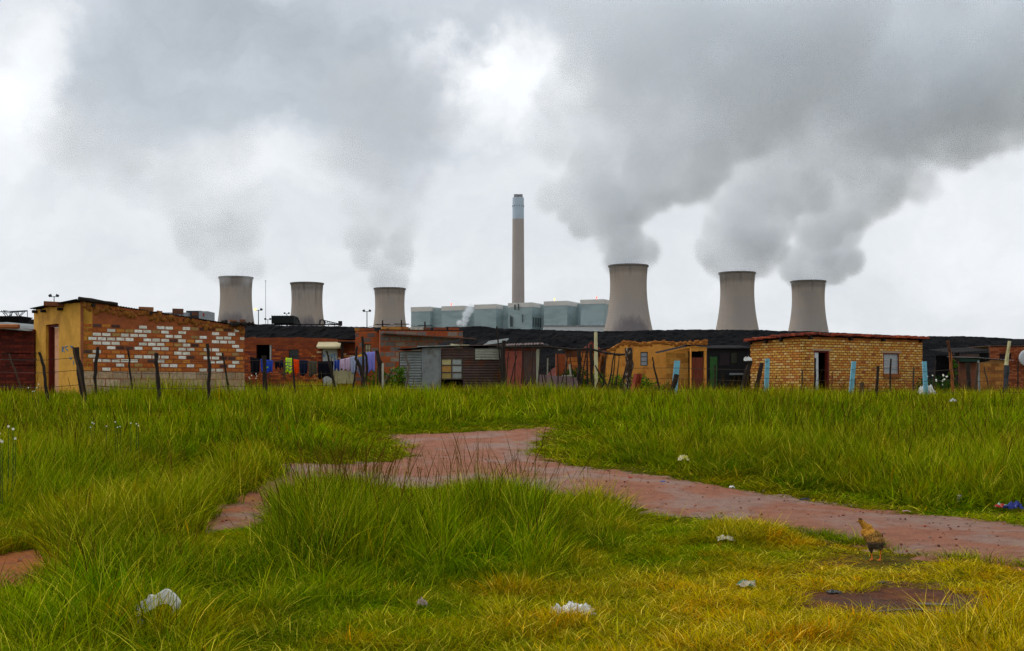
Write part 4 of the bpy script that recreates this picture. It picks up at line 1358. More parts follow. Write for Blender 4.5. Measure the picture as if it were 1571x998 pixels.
# --- outhouse with a rusty door
SO2 = Frame(1059.5, 47, 4, end_px=1084)
SO1 = Frame(1022, 48.0, -21, end_px=1059.5)
ho = house_thing('outhouse', SO2, 'small ochre block outhouse with a rusty metal door and slanting tin roof', 'outhouse')
zO = SO2.z(0, 530); zO1 = SO1.z(0, 541)
dO = (SO2.u(1061), SO2.u(1080.5), RISE, SO2.z(0, 538))
palO = lambda r, c, u, z: pick([H('#a8742e'), H('#b07e3a'), H('#9c6828')], .08)
wall('wall', ho, SO1, RISE - .2, lambda u: zO1 + (zO - .05 - zO1) * u / SO1.L, (), [(RISE - .03, 5, .38, .19, .02, palO)], mats=(MUD2, CONC), thick=.15)
wall('front_wall', ho, SO2, RISE - .2, lambda u: zO - .04, [dO], (), mats=(MUD2, CONC), thick=.15)
q = MB(); q.wallbox(SO2, dO[0] + .02, dO[1] - .02, RISE, SO2.z(0, 548), -.1, -.06); q.build('door', RUST, ho)
q = MB(); q.wallbox(SO2, dO[0] + .003, dO[1] - .003, RISE, dO[3] - .003, -.6, -.55); q.build('doorway_shade', BLACK, ho)  # near-black sheet: shade inside the opening painted as colour
q = MB(); a = Vector(SO1.p(-.35, .12, zO1 - .02)); b = Vector(SO1.p(SO1.L + .05, .12, zO + .02)); corrugated(q, a, b - a, Vector((.1, 1.7, .1)), amp=.015); q.build('roof_sheet', TIN_DARK, ho)
q = MB(); a = Vector(SO2.p(-.1, .14, zO + .03)); b = Vector(SO2.p(SO2.L + .15, .14, zO)); corrugated(q, a, b - a, Vector((0, 1.7, .05)), amp=.015); q.build('roof_sheet', TIN_DARK, ho)

# --- dark plastic and board shack between outhouse and yellow house
SK = Frame(1085, 51, 0, end_px=1153)
hk = house_thing('dark_shack', SK, 'black shack with a dull green door left of the yellow brick house', 'shack')
zK = SK.z(0, 534.5)
DG = mat('black_board', H('#17181a'), rough=.8, var=.4, scale=3, bump=.5, bscale=6)
wK = SK.rect(1122, 541, 1130, 557)
wall('wall', hk, SK, RISE - .2, lambda u: zK, [wK], (), mats=(DG, BRICK), thick=.08)
window(hk, SK, wK, mat('olive_frame', H('#3c4020')), mat('dark_glass', H('#15181a'), rough=.2), 1, 2, depth=.0)
q = MB(); q.wallbox(SK, SK.u(1089), SK.u(1100), RISE - .1, SK.z(0, 547), .01, .04); q.build('door', GREEN_P, hk)
q = MB(); q.wallbox(SK, SK.u(1104), SK.u(1119), SK.z(0, 561), SK.z(0, 541), .008, .03); q.build('dark_panel', mat('purple_board', H('#2a2228')), hk)
q = MB(); q.wallbox(SK, SK.u(1118), SK.u(1142), SK.z(0, 575), SK.z(0, 572), .1, .5); q.build('shelf', mat('pale_plastic', H('#7a8086')), hk)
q = MB(); corrugated(q, SK.p(-.1, .2, zK + .02), Vector((SK.L + .1, 0, .02)), Vector((0, 3.0, .2)), amp=.015); q.build('roof_sheet', TIN_DARK, hk)
q = MB(); q.wallbox(SK, 0, SK.L, RISE, zK - .03, -2.6, -2.55); q.build('back_wall', DG, hk)

# --- yellow brick house with red tile roof edge
SI1 = Frame(1233, 47, 33, end_px=1415)
SI2 = Frame(1233, 47, 33, end_px=1151, flip=True)
hi = house_thing('yellow_brick_house', SI1, 'yellow face-brick house with an open doorway and loose red tiles along its roof')
zI = SI1.z(0, 516); zI2 = SI2.z(SI2.L, 525)
dI = SI1.rect(1249, 538, 1272, 600); dI = (dI[0], dI[1], RISE, dI[3])
wI = SI1.rect(1355, 541.5, 1379, 573)


def palI(row, c, u, z):
    r = R.random()
    if r < .02: return pick([H('#9c5c30'), H('#945430')])
    if z < RISE + .9 and r < .28: return pick([H('#b8703a'), H('#c08044')], .1)
    return pick(PAL_YEL, .06)


bI = [(RISE - .02, 5, .210, .070, .036, palI)]
mI = mat('mortar_yellow', H('#8a4f20'), var=.3, scale=4, bump=.4)
wall('front_wall', hi, SI1, RISE - .2, lambda u: zI, [dI, wI], bI, mats=(mI, BRICK))
wall('side_wall', hi, SI2, RISE - .2, lambda u: zI + (zI2 - zI) * u / SI2.L, (), bI, mats=(mI, BRICK))
for fr_, r in ((SI1, (dI[0] - .14, dI[1] + .18, dI[3] + .005, dI[3] + .085)), (SI1, (wI[0] - .12, wI[1] + .14, wI[3] + .005, wI[3] + .085))):
    q = MB(); q.wallbox(fr_, *r, -.1, .02); q.build('lintel', mat('concrete_lintel', H('#a48a70'), var=.15), hi)
q = MB(); q.wallbox(SI1, wI[0] - .02, wI[1] + .02, wI[2] - .16, wI[2] - .005, -.1, .07); q.build('window_sill', mat('sill_brick', H('#8a5228'), var=.3, scale=12), hi)
window(hi, SI1, wI, mat('white_bars', H('#b4b0a8')), mat('net_curtain', H('#9a9ea2'), rough=.5, var=.12, scale=9, stretch=(4, 4, .5)), 2, 3, depth=.05)
q = MB(); q.wallbox(SI1, wI[0] + .002, wI[0] + .04, wI[2], wI[3], -.028, .005); q.wallbox(SI1, wI[1] - .04, wI[1] - .002, wI[2], wI[3], -.028, .005); q.wallbox(SI1, wI[0] + .04, wI[1] - .04, wI[3] - .035, wI[3] - .002, -.028, .005); q.build('window_surround', REDFRAME, hi)
q = MB(); q.wallbox(SI1, dI[0] + .003, dI[0] + .06, RISE, dI[3] - .003, -.12, -.03); q.wallbox(SI1, dI[1] - .09, dI[1] - .003, RISE, dI[3] - .003, -.15, .012); q.wallbox(SI1, dI[0] + .06, dI[1] - .09, dI[3] - .06, dI[3] - .003, -.12, -.03); q.build('door_frame', REDFRAME, hi)
q = MB(); q.wallbox(SI1, dI[0] + .065, dI[0] + .31, RISE + .03, dI[3] - .07, -.10, -.06)
q.build('door', mat('white_open_door', H('#c4c8cc'), var=.06), hi)
q = MB(); q.wallbox(SI1, 0.3, SI1.L, RISE, zI - .1, -3.0, -2.9); q.wallbox(SI1, SI1.L - .2, SI1.L, RISE, zI - .05, -2.89, -.22); q.build('back_wall', mI, hi)
q = MB(); q.wallbox(SI1, dI[0] - .2, dI[1] + 1.6, RISE, zI - .1, -1.0, -.9); q.wallbox(SI1, dI[1] + 1.6, dI[1] + 1.7, RISE, zI - .1, -1.0, -.22); q.build('doorway_shade', BLACK, hi)  # black sheets put in to paint the doorway's dark interior shade
q = MB()
c0 = Vector(SI1.p(0, 0, zI + .03)); e1 = Vector(SI1.p(SI1.L, 0, zI + .03)); e2 = Vector(SI2.p(SI2.L, 0, zI2 + .03))
q.hexa([tuple(c0 + Vector((0, 0, 0))), tuple(e1), tuple(e1 + (e2 - c0)), tuple(e2), tuple(c0 + Vector((0, 0, .03))), tuple(e1 + Vector((0, 0, .03))), tuple(e1 + (e2 - c0) + Vector((0, 0, .03))), tuple(e2 + Vector((0, 0, .03)))])
q.build('roof', TIN_DARK, hi)
rnd = random.Random(8)
q = MB()
for (fr_, L_, z0_, z1_) in ((SI1, SI1.L, zI, zI), (SI2, SI2.L, zI, zI2)):
    u = -.15
    while u < L_ + .1:
        w_ = rnd.uniform(.2, .36); s = max(0, min(1, (u + w_ / 2) / L_)); z = z0_ + (z1_ - z0_) * s + .075
        c_ = pick([H('#8a3a22'), H('#7a3020'), H('#99462a'), H('#5c2a20')], .15, rnd)
        cen_ = fr_.p(u + w_ / 2, -.05 + rnd.uniform(-.06, .12), z + rnd.uniform(-.01, .035))
        ang = math.atan2(fr_.d.y, fr_.d.x)
        q.obox(cen_, (w_, .42, .05), ang + rnd.uniform(-.1, .1), 0, c_, tilt=rnd.uniform(-.1, .1), tx=rnd.uniform(-.1, .05))
        if rnd.random() < .85:
            q.obox((cen_[0], cen_[1], cen_[2] + .055), (w_ * .9, .36, .05), ang + rnd.uniform(-.2, .2), 0, pick([H('#8a3a22'), H('#99462a'), H('#6a2c20')], .15, rnd), tilt=rnd.uniform(-.12, .12))
        u += w_ * rnd.uniform(.75, 1.0)
q.build('tile_edging', TILE, hi)
for fr_, pxx in ((SI1, 1241), (SI1, 1303), (SI1, 1353), (SI1, 1411), (SI2, 1177), (SI2, 1200), (SI2, 1153)):
    q = MB(); u = fr_.u(pxx); z = (zI if fr_ is SI1 else zI + (zI2 - zI) * u / SI2.L) - .04
    q.tube([fr_.p(u, -.05, z), fr_.p(u, .16, z - .01)], .065, 7); q.build('roof_beam', WOOD_D, hi)

# --- dark green shack, brick shed and red house at the right edge
SJ = Frame(1466, 52, 0, end_px=1518)
hj = house_thing('green_shack', SJ, 'dark green shack under a black tin roof left of the small ochre brick shed', 'shack')
zJ = SJ.z(0, 541)
q = MB(); q.wallbox(SJ, SJ.u(1471), SJ.u(1504), RISE - .1, SJ.z(0, 547), -.1, -.05); q.build('wall', GREEN_D, hj)
q = MB(); q.wallbox(SJ, SJ.u(1466.5), SJ.u(1471), RISE - .1, zJ, -.05, .05); q.build('corner_post', WOOD_D, hj)
q = MB(); q.wallbox(SJ, SJ.u(1471.2), SJ.u(1502), SJ.z(0, 547.2), SJ.z(0, 543), -.04, .04); q.build('fascia', TIN_BROWN, hj)
q = MB(); q.wallbox(SJ, SJ.u(1466), SJ.u(1518), RISE, zJ - .05, -2.5, -2.45); q.wallbox(SJ, SJ.u(1516), SJ.u(1518), RISE, zJ, -2.44, 0); q.build('back_wall', DG, hj)
q = MB(); corrugated(q, SJ.p(-.25, .2, zJ), Vector((SJ.L + .2, 0, .1)), Vector((0, 2.8, .22)), amp=.025, pitch=.14); q.build('roof_sheet', TIN_DARK, hj)
q = MB(); q.tube([SJ.p(SJ.u(1474), .6, SJ.z(0, 558)), SJ.p(SJ.u(1502), .6, SJ.z(0, 557))], .03, 5); q.tube([SJ.p(SJ.u(1474.5), .6, RISE), SJ.p(SJ.u(1474.5), .6, SJ.z(0, 558))], .02, 5); q.build('rail', WOOD, hj)

SM = Frame(1519, 58, 0, end_px=1680)
hm = house_thing('red_brick_house', SM, 'flat topped red brick house at the right edge', 'house', u=SM.u(1560))
wM = SM.rect(1533.5, 543, 1551, 551)
wall('wall', hm, SM, RISE - .2, lambda u: SM.z(0, 530.5), [wM], [(RISE, 5, .22, .07, .016, lambda r, c, u, z: pick([H('#8a4424'), H('#7c3c22'), H('#984e2a'), H('#a05c38')], .12))], mats=(MORTAR_DARK, BRICK))
q = MB(); q.wallbox(SM, 0, SM.L, SM.z(0, 530.4), SM.z(0, 529.5), -4, .05); q.build('roof', TIN_BROWN, hm)
q = MB(); q.wallbox(SM, wM[0] + .003, wM[1] - .003, wM[2] + .003, wM[3] - .003, -.12, -.05); q.build('window', mat('dark_maroon', H('#2c1418')), hm)
q = MB(); u = SM.u(1571); q.ball(SM.p(u, .35, SM.z(0, 549)), (.42, .10, .42), 20, 8); dsh = q.build('satellite_dish', mat('dish_white', H('#b8bcc0')), hm, smooth=True)
q = MB(); q.tube([SM.p(u, 0, SM.z(0, 551)), SM.p(u, .3, SM.z(0, 549))], .03, 5); q.build('bracket', TIN_DARK, dsh)

SN = Frame(1503, 47.5, 0, end_px=1544)
hn = house_thing('brick_shed', SN, 'small ochre brick shed with a grey corrugated lean-to roof', 'shed')
topN = lambda u: SN.z(0, 556) if u < SN.u(1521) else SN.z(0, 552.5)
wall('wall', hn, SN, RISE - .2, topN, (), [(RISE - .02, 5, .3, .13, .016, lambda r, c, u, z: pick([H('#a06a30'), H('#96602c'), H('#aa7438'), H('#8a5428')], .08))], mats=(MORTAR_GREY, BRICK))
q = MB(); a = Vector(SN.p(-.25, .15, SN.z(0, 548))); b = Vector(SN.p(SN.L + .25, .15, SN.z(0, 552.5))); corrugated(q, a, b - a, Vector((-.25, 2.4, .08)), amp=.01, pitch=.12); q.build('roof_sheet', mat('grey_roof_tin', H('#83868c'), rough=.55, var=.15), hn)
q = MB(); q.wallbox(SN, .0, SN.L, RISE, SN.z(0, 553), -2.3, -2.2); q.wallbox(SN, .0, .1, RISE, SN.z(0, 556), -2.19, -.22); q.wallbox(SN, SN.L - .1, SN.L, RISE, SN.z(0, 553), -2.19, -.22); q.build('back_wall', MORTAR_DARK, hn)

# ------------------------------------------------------------------ fence posts, sticks, poles
def post(name, label, cat, path_, r0, r1, m, Y, group=None, seed=0, n=7, bend=.015, wob=.12, ground_end=True):
    """path_: pixel points from the bottom up, all at depth Y (or (px, py, dY))"""
    pts = [W(p[0], p[1], Y + (p[2] if len(p) > 2 else 0)) for p in path_]
    # carry the foot on down to the soil along the post's own lean
    a, b = pts[0], pts[1]
    gz = g(a.x, a.y) - .12
    if a.z > gz and ground_end:
        d = a - b
        k = (gz - a.z) / d.z if abs(d.z) > 1e-3 else 0
        pts = [a + d * k] + pts
    q = MB(); rough_stick(q, pts, r0, r1, n, seed=seed, knots=3, bend=bend, wob=wob)
    o = q.build(name, m)
    tag(o, label, cat, group)
    return o


LG = 'rough fence posts in front of the mud and brick house'
for i, (lab, path_, r0, r1, m, Y) in enumerate([
    ('crooked thin dark post left of the pink door', [(70, 590), (66, 562), (60, 540)], .04, .03, WOOD_D, 27.5),
    ('pale grey leaning pole against the red shed', [(27, 580), (14, 542)], .025, .018, WOOD, 29),
    ('thick charred post at the corner between plaster and brick', [(126, 592), (121, 560), (116, 533)], .07, .08, WOOD_D, 28),
    ('thin grey stake leaning on the charred corner post', [(125, 590), (112, 532)], .03, .02, WOOD, 27.7),
    ('straight post in front of the leftmost white bricks', [(147, 600), (146, 570), (150, 532)], .045, .035, WOOD_D, 28),
    ('thin stick post second in the row before the white bricks', [(202, 596), (199, 560), (196, 535)], .028, .022, WOOD_D, 28.3),
    ('knobby wavy post in the middle of the white brick wall', [(244, 606), (243, 580), (240, 562), (240, 541)], .04, .05, WOOD_D, 27.6),
    ('tall leaning post near the right end of the white brick wall', [(321, 600), (321, 560), (318, 527)], .045, .04, WOOD_D, 28),
    ('thin slanting post nearest the brick wall right corner', [(350, 590), (341, 541)], .03, .022, WOOD_D, 29),
    ('solid dark post before the blue cloth on the line', [(408, 597), (405, 545)], .055, .06, WOOD_D, 30),
    ('slim post before the orange garment', [(452, 590), (449, 546)], .03, .025, WOOD_D, 33),
]):
    post('fence_post', lab, 'fence post', path_, r0, r1, m, Y, LG, seed=i)

MG = 'rough posts and branches round the washing line'
for i, (lab, path_, r0, r1, m, Y) in enumerate([
    ('branching bent branch post before the white door', [(515, 600), (507, 560), (501, 538)], .05, .03, WOOD_D, 34),
    ('short thin upright twig before the white door', [(511, 590), (508, 547)], .02, .012, WOOD_D, 34.5),
    ('tall thin dark trunk left of the block house window', [(556, 590), (557, 550), (556, 516)], .05, .035, WOOD_D, 36),
    ('forked thick branch leaning left among the lavender cloths', [(560, 588), (553, 562), (546, 550), (548, 531)], .08, .03, WOOD_D, 35),
    ('curved branch looping right beside the lavender cloth', [(560, 590), (563, 565), (563, 548), (558, 540)], .045, .03, WOOD_D, 35.2),
    ('thin bent branch left of the forked trunk', [(543, 582), (546, 565), (549, 551)], .03, .025, WOOD_D, 35),
    ('gnarled dark trunk right of the big lavender cloth', [(584, 575), (582, 555), (578, 537)], .10, .05, WOOD_D, 36),
    ('thin brown stake behind the gnarled trunk', [(577, 575), (577, 540)], .025, .02, WOOD_O, 36.4),
    ('short white stake in the grass right of the washing', [(588, 588), (587.5, 557)], .03, .03, mat('white_stake', H('#a8a492')), 34),
    ('thin branch leaning right toward the tin shack', [(590, 590), (603, 566)], .02, .012, WOOD_D, 34),
    ('bent grey branch before the corrugated corner of the tin shack', [(624, 586), (627, 562), (622, 541)], .045, .035, mat('grey_branch', H('#5e544a'), var=.3, scale=8), 36),
    ('tall thin crooked pole in front of the whitish tin patch', [(772, 590), (768, 560), (762, 500)], .035, .025, WOOD_D, 37),
    ('dark post left of the red shed door', [(772, 590), (773, 522)], .07, .07, BLACK if False else WOOD_D, 38),
]):
    post('pole' if 'pole' in lab else 'branch_post', lab, 'post', path_, r0, r1, m, Y, MG, seed=20 + i)

# stick fence: one thing
sf = thing('stick_fence', (X_(900, 35), 35, RISE), 'fence of crooked dark sticks tied to a sagging rail left of the bark post', 'fence')
rnd = random.Random(6)
q = MB(); rough_stick(q, [W(773, 532, 35.5), W(842, 532, 35.3), W(880, 536, 35.1), W(905, 535, 35)], .035, .035, seed=31, bend=.01); q.build('rail', WOOD_D, sf)
q = MB(); rough_stick(q, [W(905, 535, 35), W(930, 541, 34.6), W(950, 544, 34.4), W(962, 543, 34.2)], .035, .03, seed=32, bend=.01); q.build('rail', WOOD_D, sf)
for (x0, y0, x1, y1, r) in [(776, 584, 780, 540, .02), (782, 580, 793, 545, .02), (790, 582, 792, 515, .02), (800, 580, 803, 520, .018), (815, 580, 818, 522, .018), (826, 583, 829, 512, .022), (835, 588, 829, 562, .02),
                         (838, 596, 834, 560, .022), (849, 592, 842, 545, .02), (857, 592, 856, 530, .022), (860, 588, 872, 543, .018), (868, 592, 870, 548, .02), (882, 588, 874, 540, .022), (885, 575, 895, 538, .018), (890, 588, 900, 534, .022),
                         (902, 590, 901, 525, .03), (912, 595, 928, 555, .018), (925, 590, 930, 540, .022), (932, 592, 943, 540, .028), (938, 588, 944, 542, .02), (945, 592, 950, 541, .02), (950, 592, 962, 553, .018), (955, 588, 963, 545, .022), (935, 590, 913, 560, .03)]:
    q = MB(); rough_stick(q, [W(x0, y0 + 8, 34.8), W(x1, y1, 34.9)], r, r * .7, 5, seed=int(x0 * 3), knots=4, bend=.015); q.build('stick', WOOD_D, sf)
for (x0, y0, x1, y1, r) in [(889, 610, 888, 537, .06), (910, 612, 907, 528, .055)]:
    q = MB(); rough_stick(q, [W(x0, y0, 34.9), W(x1, y1, 34.95)], r, r * .9, 7, seed=int(x0)); q.build('post', WOOD_D, sf)

post('pipe_post', 'tall cream plastic pipe standing behind the stick fence', 'pipe', [(914.5, 590), (914, 509)], .055, .055, CREAM, 40, seed=50, bend=.0, wob=.02)
post('bark_post', 'thick knobby post with peeling white bark at the end of the stick fence', 'fence post', [(958, 612), (963, 585), (966, 560), (964, 533)], .07, .10, BARK, 34, seed=51, wob=.25)
q = MB()
a, b = W(967, 632, 33), W(979, 573, 33); d_ = (b - a).normalized(); s_ = Vector((math.cos(.5), math.sin(.5), 0))
for (o1, w_, t_) in ((-.085, .02, .16), (.085, .02, .16), (0, .16, .02)):
    c1 = a + s_ * o1; c2 = b + s_ * o1; f_ = Vector((-math.sin(.5), math.cos(.5), 0))
    q.hexa([tuple(p + s_ * sx * w_ / 2 + f_ * sy * t_ / 2) for p in (c1, c2) for sx, sy in ((-1, -1), (1, -1), (1, 1), (-1, 1))])
tag(q.build('steel_post', mat('rust_red_steel', H('#8a3420'), rough=.8, var=.3, scale=6)), 'leaning rust-red steel channel post in the grass', 'fence post')

RG = 'fence posts across the field in front of the yellow brick house'
for i, (nm, lab, path_, r0, r1, m, Y) in enumerate([
    ('fence_post', 'short dark stump leaning beside a pale blue board', [(1030, 606), (1038, 574)], .075, .07, WOOD_D, 33),
    ('fence_post', 'thick dark leaning post left of its twin by the yellow house', [(1133, 618), (1143, 580), (1152, 552)], .075, .07, WOOD_D, 32),
    ('fence_post', 'dark leaning post right of its twin by the yellow house', [(1156, 616), (1163, 585), (1169, 556)], .07, .055, WOOD_D, 32),
    ('fence_post', 'thin black post before the open doorway', [(1248, 618), (1250, 590), (1251, 549)], .03, .028, WOOD_D, 34),
    ('fence_post', 'short thick grey-brown post between doorway and window', [(1321, 625), (1322.5, 586)], .055, .055, WOOD, 32),
    ('fence_post', 'tall dark post left of the house window', [(1343, 622), (1347, 561)], .05, .045, WOOD_D, 32.5),
    ('fence_post', 'thin black post in front of the house window', [(1365, 612), (1367, 550)], .028, .025, WOOD_D, 34),
    ('fence_post', 'grey post between the window and the right house corner', [(1401, 604), (1402, 563)], .032, .03, WOOD, 36),
    ('fence_post', 'small grey stake before the left half of the yellow wall', [(1230, 596), (1231, 568)], .03, .025, WOOD, 38),
    ('fence_post', 'hair-thin stake right of the doorway', [(1276, 598), (1277, 570)], .015, .012, WOOD, 38),
    ('fence_post', 'thin stake beside the middle blue board', [(1314, 603), (1310, 575)], .02, .02, WOOD, 37),
    ('fence_post', 'tall orange-brown branch with a dark foot at the right', [(1463, 600), (1459, 565), (1457, 540), (1454, 522)], .06, .04, WOOD_O, 34),
    ('fence_post', 'dark charred stump at the foot of the orange-brown branch', [(1465, 632), (1459, 602)], .085, .075, WOOD_D, 33.6),
    ('fence_post', 'thick dark post in front of the green shack', [(1486, 600), (1485, 556)], .075, .07, WOOD_D, 38),
    ('fence_post', 'grey-brown post right of the thick one before the green shack', [(1496, 602), (1500, 556)], .045, .035, WOOD, 38),
    ('fence_post', 'grey pole at the left edge of the small brick shed', [(1502, 590), (1501, 553)], .04, .035, mat('grey_pole', H('#7c8284')), 42),
    ('fence_post', 'bent thin stick before the small brick shed', [(1515, 590), (1510, 562)], .025, .02, WOOD, 42),
    ('fence_post', 'dark lower stump of the cream pole at the right', [(1543, 590), (1544, 560)], .085, .085, mat('slate_stump', H('#33363c'), var=.3), 40),
    ('cream_pole', 'cream upper pole leaning right on a slate stump', [(1544, 560), (1549, 523)], .06, .06, CREAM, 40.2),
    ('fence_post', 'thin wire frame upright right of the cream pole', [(1562, 592), (1562, 554)], .025, .025, WOOD_D, 42),
    ('fence_post', 'tiny stake at the foot of the coal heap right of the house', [(1434, 575), (1436, 553)], .03, .02, WOOD_D, 44),
    ('fence_post', 'thin pointed stick before the mud house wall', [(902 + 105, 578), (1003, 560), (1001, 547)], .04, .02, WOOD_D, 40),
    ('fence_post', 'slender stake before the dull green door', [(1096, 600), (1097, 560)], .035, .03, WOOD_D, 38),
]):
    post(nm, lab, 'fence post', path_, r0, r1, m, Y, RG, seed=60 + i, ground_end=(nm != 'cream_pole'))

for lab, (x0, y0, x1, y1), w_, Y in [
    ('pale blue board behind the dark stump, left of the outhouse door', (1034, 606, 1039, 553), .17, 36),
    ('pale blue post beside the two leaning dark posts', (1175, 615, 1177.5, 550), .125, 35),
    ('pale blue post in the middle of the yellow house front', (1304, 620, 1310, 554), .12, 34.5),
    ('pale blue post at the right corner of the yellow house', (1421, 615, 1418, 554), .12, 36)]:
    a, b = W(x0, y0, Y), W(x1, y1, Y); q = MB(); b2 = a + (b - a)
    lo_ = a + (a - b) * .25
    q.hexa([(p.x + sx * w_ / 2, p.y + sy * .04, p.z) for p in (lo_, b2) for sx, sy in ((-1, -1), (1, -1), (1, 1), (-1, 1))])
    tag(q.build('blue_post', BLUEP), lab, 'fence post', 'pale blue fence posts')

# white plastic caught on the left leaning post
def crumple(name, pos, size, m, label, cat, seed, group=None, n=14, flat=1.0, rz=0, fold=1.0):
    rnd = random.Random(seed); V = []; Fc = []
    ca, sa_ = math.cos(rz), math.sin(rz)
    for i in range(n + 1):
        for j in range(n + 1):
            u, v = i / n - .5, j / n - .5
            nn = mnoise.noise(Vector((u * 4 * fold + seed, v * 4 * fold, seed))) + .5 * mnoise.noise(Vector((u * 11 * fold, v * 11 * fold + seed, seed)))
            e = 1 + .25 * mnoise.noise(Vector((math.atan2(v, u) * 1.5, seed, 0)))
            x = u * size[0] * e + .1 * size[0] * mnoise.noise(Vector((u * 5, v * 5, seed + 9))); y = v * size[1] * e + .1 * size[1] * mnoise.noise(Vector((u * 5, v * 5, seed + 19)))
            z = (nn * .5 + .35 - 1.2 * (u * u + v * v)) * size[2]
            V.append((pos[0] + x * ca - y * sa_, pos[1] + x * sa_ + y * ca, pos[2] + max(z, -.01) + .01))
    for i in range(n):
        for j in range(n):
            a = i * (n + 1) + j; Fc.append((a, a + 1, a + n + 2, a + n + 1))
    q = MB(); q.v = V; q.f = Fc; q.m = [0] * len(Fc); q.c = [(1, 1, 1)] * len(V)
    o = q.build(name, m, smooth=False)
    sol = o.modifiers.new('thickness', 'SOLIDIFY'); sol.thickness = .004
    tag(o, label, cat, group)
    return o


PLASTIC = mat('white_plastic', H('#d4d4d0'), rough=.4, var=.08, scale=20, spec=.5)
pp = W(1147, 549, 32)
crumple('plastic_bag', (pp.x, pp.y - .05, pp.z - .08), (.2, .16, .2), PLASTIC, 'torn white plastic bag caught on a leaning post top', 'plastic bag', 3, fold=1.8)
pp = W(1421, 590, 37); crumple('plastic_bag', (pp.x, pp.y, pp.z - .3), (.5, .4, .6), PLASTIC, 'white plastic bag at the right corner of the yellow house', 'plastic bag', 8, fold=1.5)

# barbed wire strands
q = MB()
for z_off in (.55, .9, 1.2):
    P_ = []
    for px_, Y_ in ((-60, 29), (66, 27.5), (121, 28), (147, 28), (199, 28.3), (242, 27.6), (320, 28), (346, 29), (405, 30), (450, 33), (508, 34)):
        for s in (0,):
            x = X_(px_, Y_); P_.append((x, Y_, g(x, Y_) + z_off + .04 * math.sin(px_)))
    q.tube(P_, .006, 4)
tag(q.build('wire_fence', WIRE), 'sagging wire strands between the left fence posts', 'wire')
q = MB()
for z_off in (.35, .7, 1.0):
    P_ = []
    for px_, Y_ in ((963, 34), (1032, 33), (1143, 32), (1163, 32), (1176, 35), (1249, 34), (1307, 34.5), (1322, 32), (1345, 32.5), (1366, 34), (1401, 36), (1420, 36), (1461, 33.8), (1500, 35), (1700, 35)):
        x = X_(px_, Y_); P_.append((x, Y_ - .06, g(x, Y_) + z_off + .03 * math.sin(px_)))
    q.tube(P_, .006, 4)
tag(q.build('wire_fence', WIRE), 'thin wire strands between the right fence posts', 'wire')

# leaning boards
def board(name, label, c, m, Y, cat, thick=.03):
    P_ = [W(x, y, Y + (dy if len(r) else 0)) for (x, y, *r) in c for dy in ((r[0] if r else 0),)]
    q = MB(); n_ = Vector((0, thick, 0))
    q.hexa([tuple(p) for p in P_] + [tuple(p + n_) for p in P_])
    tag(q.build(name, m), label, cat)


board('cream_board', 'cream board lying tilted below the washing', [(508, 588), (542, 588), (545, 569), (511, 567)], CREAM, 42.5, 'board')
board('pink_board', 'long faded pink board leaning behind the stick fence', [(824, 600), (886, 600), (888.5, 579), (827, 574)], mat('faded_pink', H('#7d6468'), var=.2, scale=3), 36.5, 'board')
q = MB(); a = W(873, 559, 36.2); q.obox((W(874.5, 567, 36.2)), (.05, .05, .34), 0, tilt=-.12); q.obox((W(871, 576, 36.2)), (.36, .05, .04), 0); tag(q.build('white_bracket', mat('white_stake')), 'thin white upright with a foot on top of the pink board', 'bracket')
q = MB(); q.tube([W(839.5, 580, 41), W(840, 549, 41)], .03, 6); tag(q.build('white_stake', mat('white_stake')), 'slim whitish stake between the red shed and the pink board', 'stake')

# ------------------------------------------------------------------ washing line
YL = 42.
lp = []
for px_, py_ in ((380, 547), (402, 551), (425, 554), (440, 549.5), (470, 553), (490, 554.5), (510, 554), (530, 550), (548, 545), (562, 541), (580, 538.5)):
    lp.append(W(px_, py_, YL))
q = MB(); q.tube(lp, .008, 5); tag(q.build('washing_line', WIRE), 'drooping line carrying the washing', 'washing line')


def cloth(name, label, cat, x0, x1, yt0, yt1, yb, m, seed, stripes=None, Y=YL, sleeves=False, gather=1.0):
    mb = MB(); n, k = 22, 10
    rnd = random.Random(seed)
    for j in range(k + 1):
        s = j / k
        for i in range(n + 1):
            t_ = i / n
            x = X_(x0, Y) + (X_(x1, Y) - X_(x0, Y)) * (.5 + (t_ - .5) * (1 - .08 * s * gather))
            zt_ = Z_(yt0 + (yt1 - yt0) * t_, Y) + .01; zb_ = Z_(yb, Y) + .05 * math.sin(t_ * 7 + seed)
            y = Y - .03 + .05 * s * math.sin(t_ * 15 + seed) + .03 * math.sin(t_ * 33 + seed * 2) * s + .02 * mnoise.noise(Vector((t_ * 6, s * 4, seed)))
            mb.vert((x, y, zt_ + (zb_ - zt_) * s))
    for j in range(k):
        for i in range(n):
            a = j * (n + 1) + i
            mi = 0
            if stripes:
                for (a0, a1, v0, v1) in stripes:
                    if a0 <= (i + .5) / n <= a1 and v0 <= (j + .5) / k <= v1: mi = 1
            mb.f.append((a, a + 1, a + n + 2, a + n + 1)); mb.m.append(mi)
    o = mb.build(name, m, smooth=True)
    so = o.modifiers.new('thickness', 'SOLIDIFY'); so.thickness = .012; so.offset = 0
    tag(o, label, cat, 'washing on the line')
    return o


def cm(n_, h_): return mat('cloth_' + n_, H(h_), rough=.95, var=.14, scale=7, spec=.1)


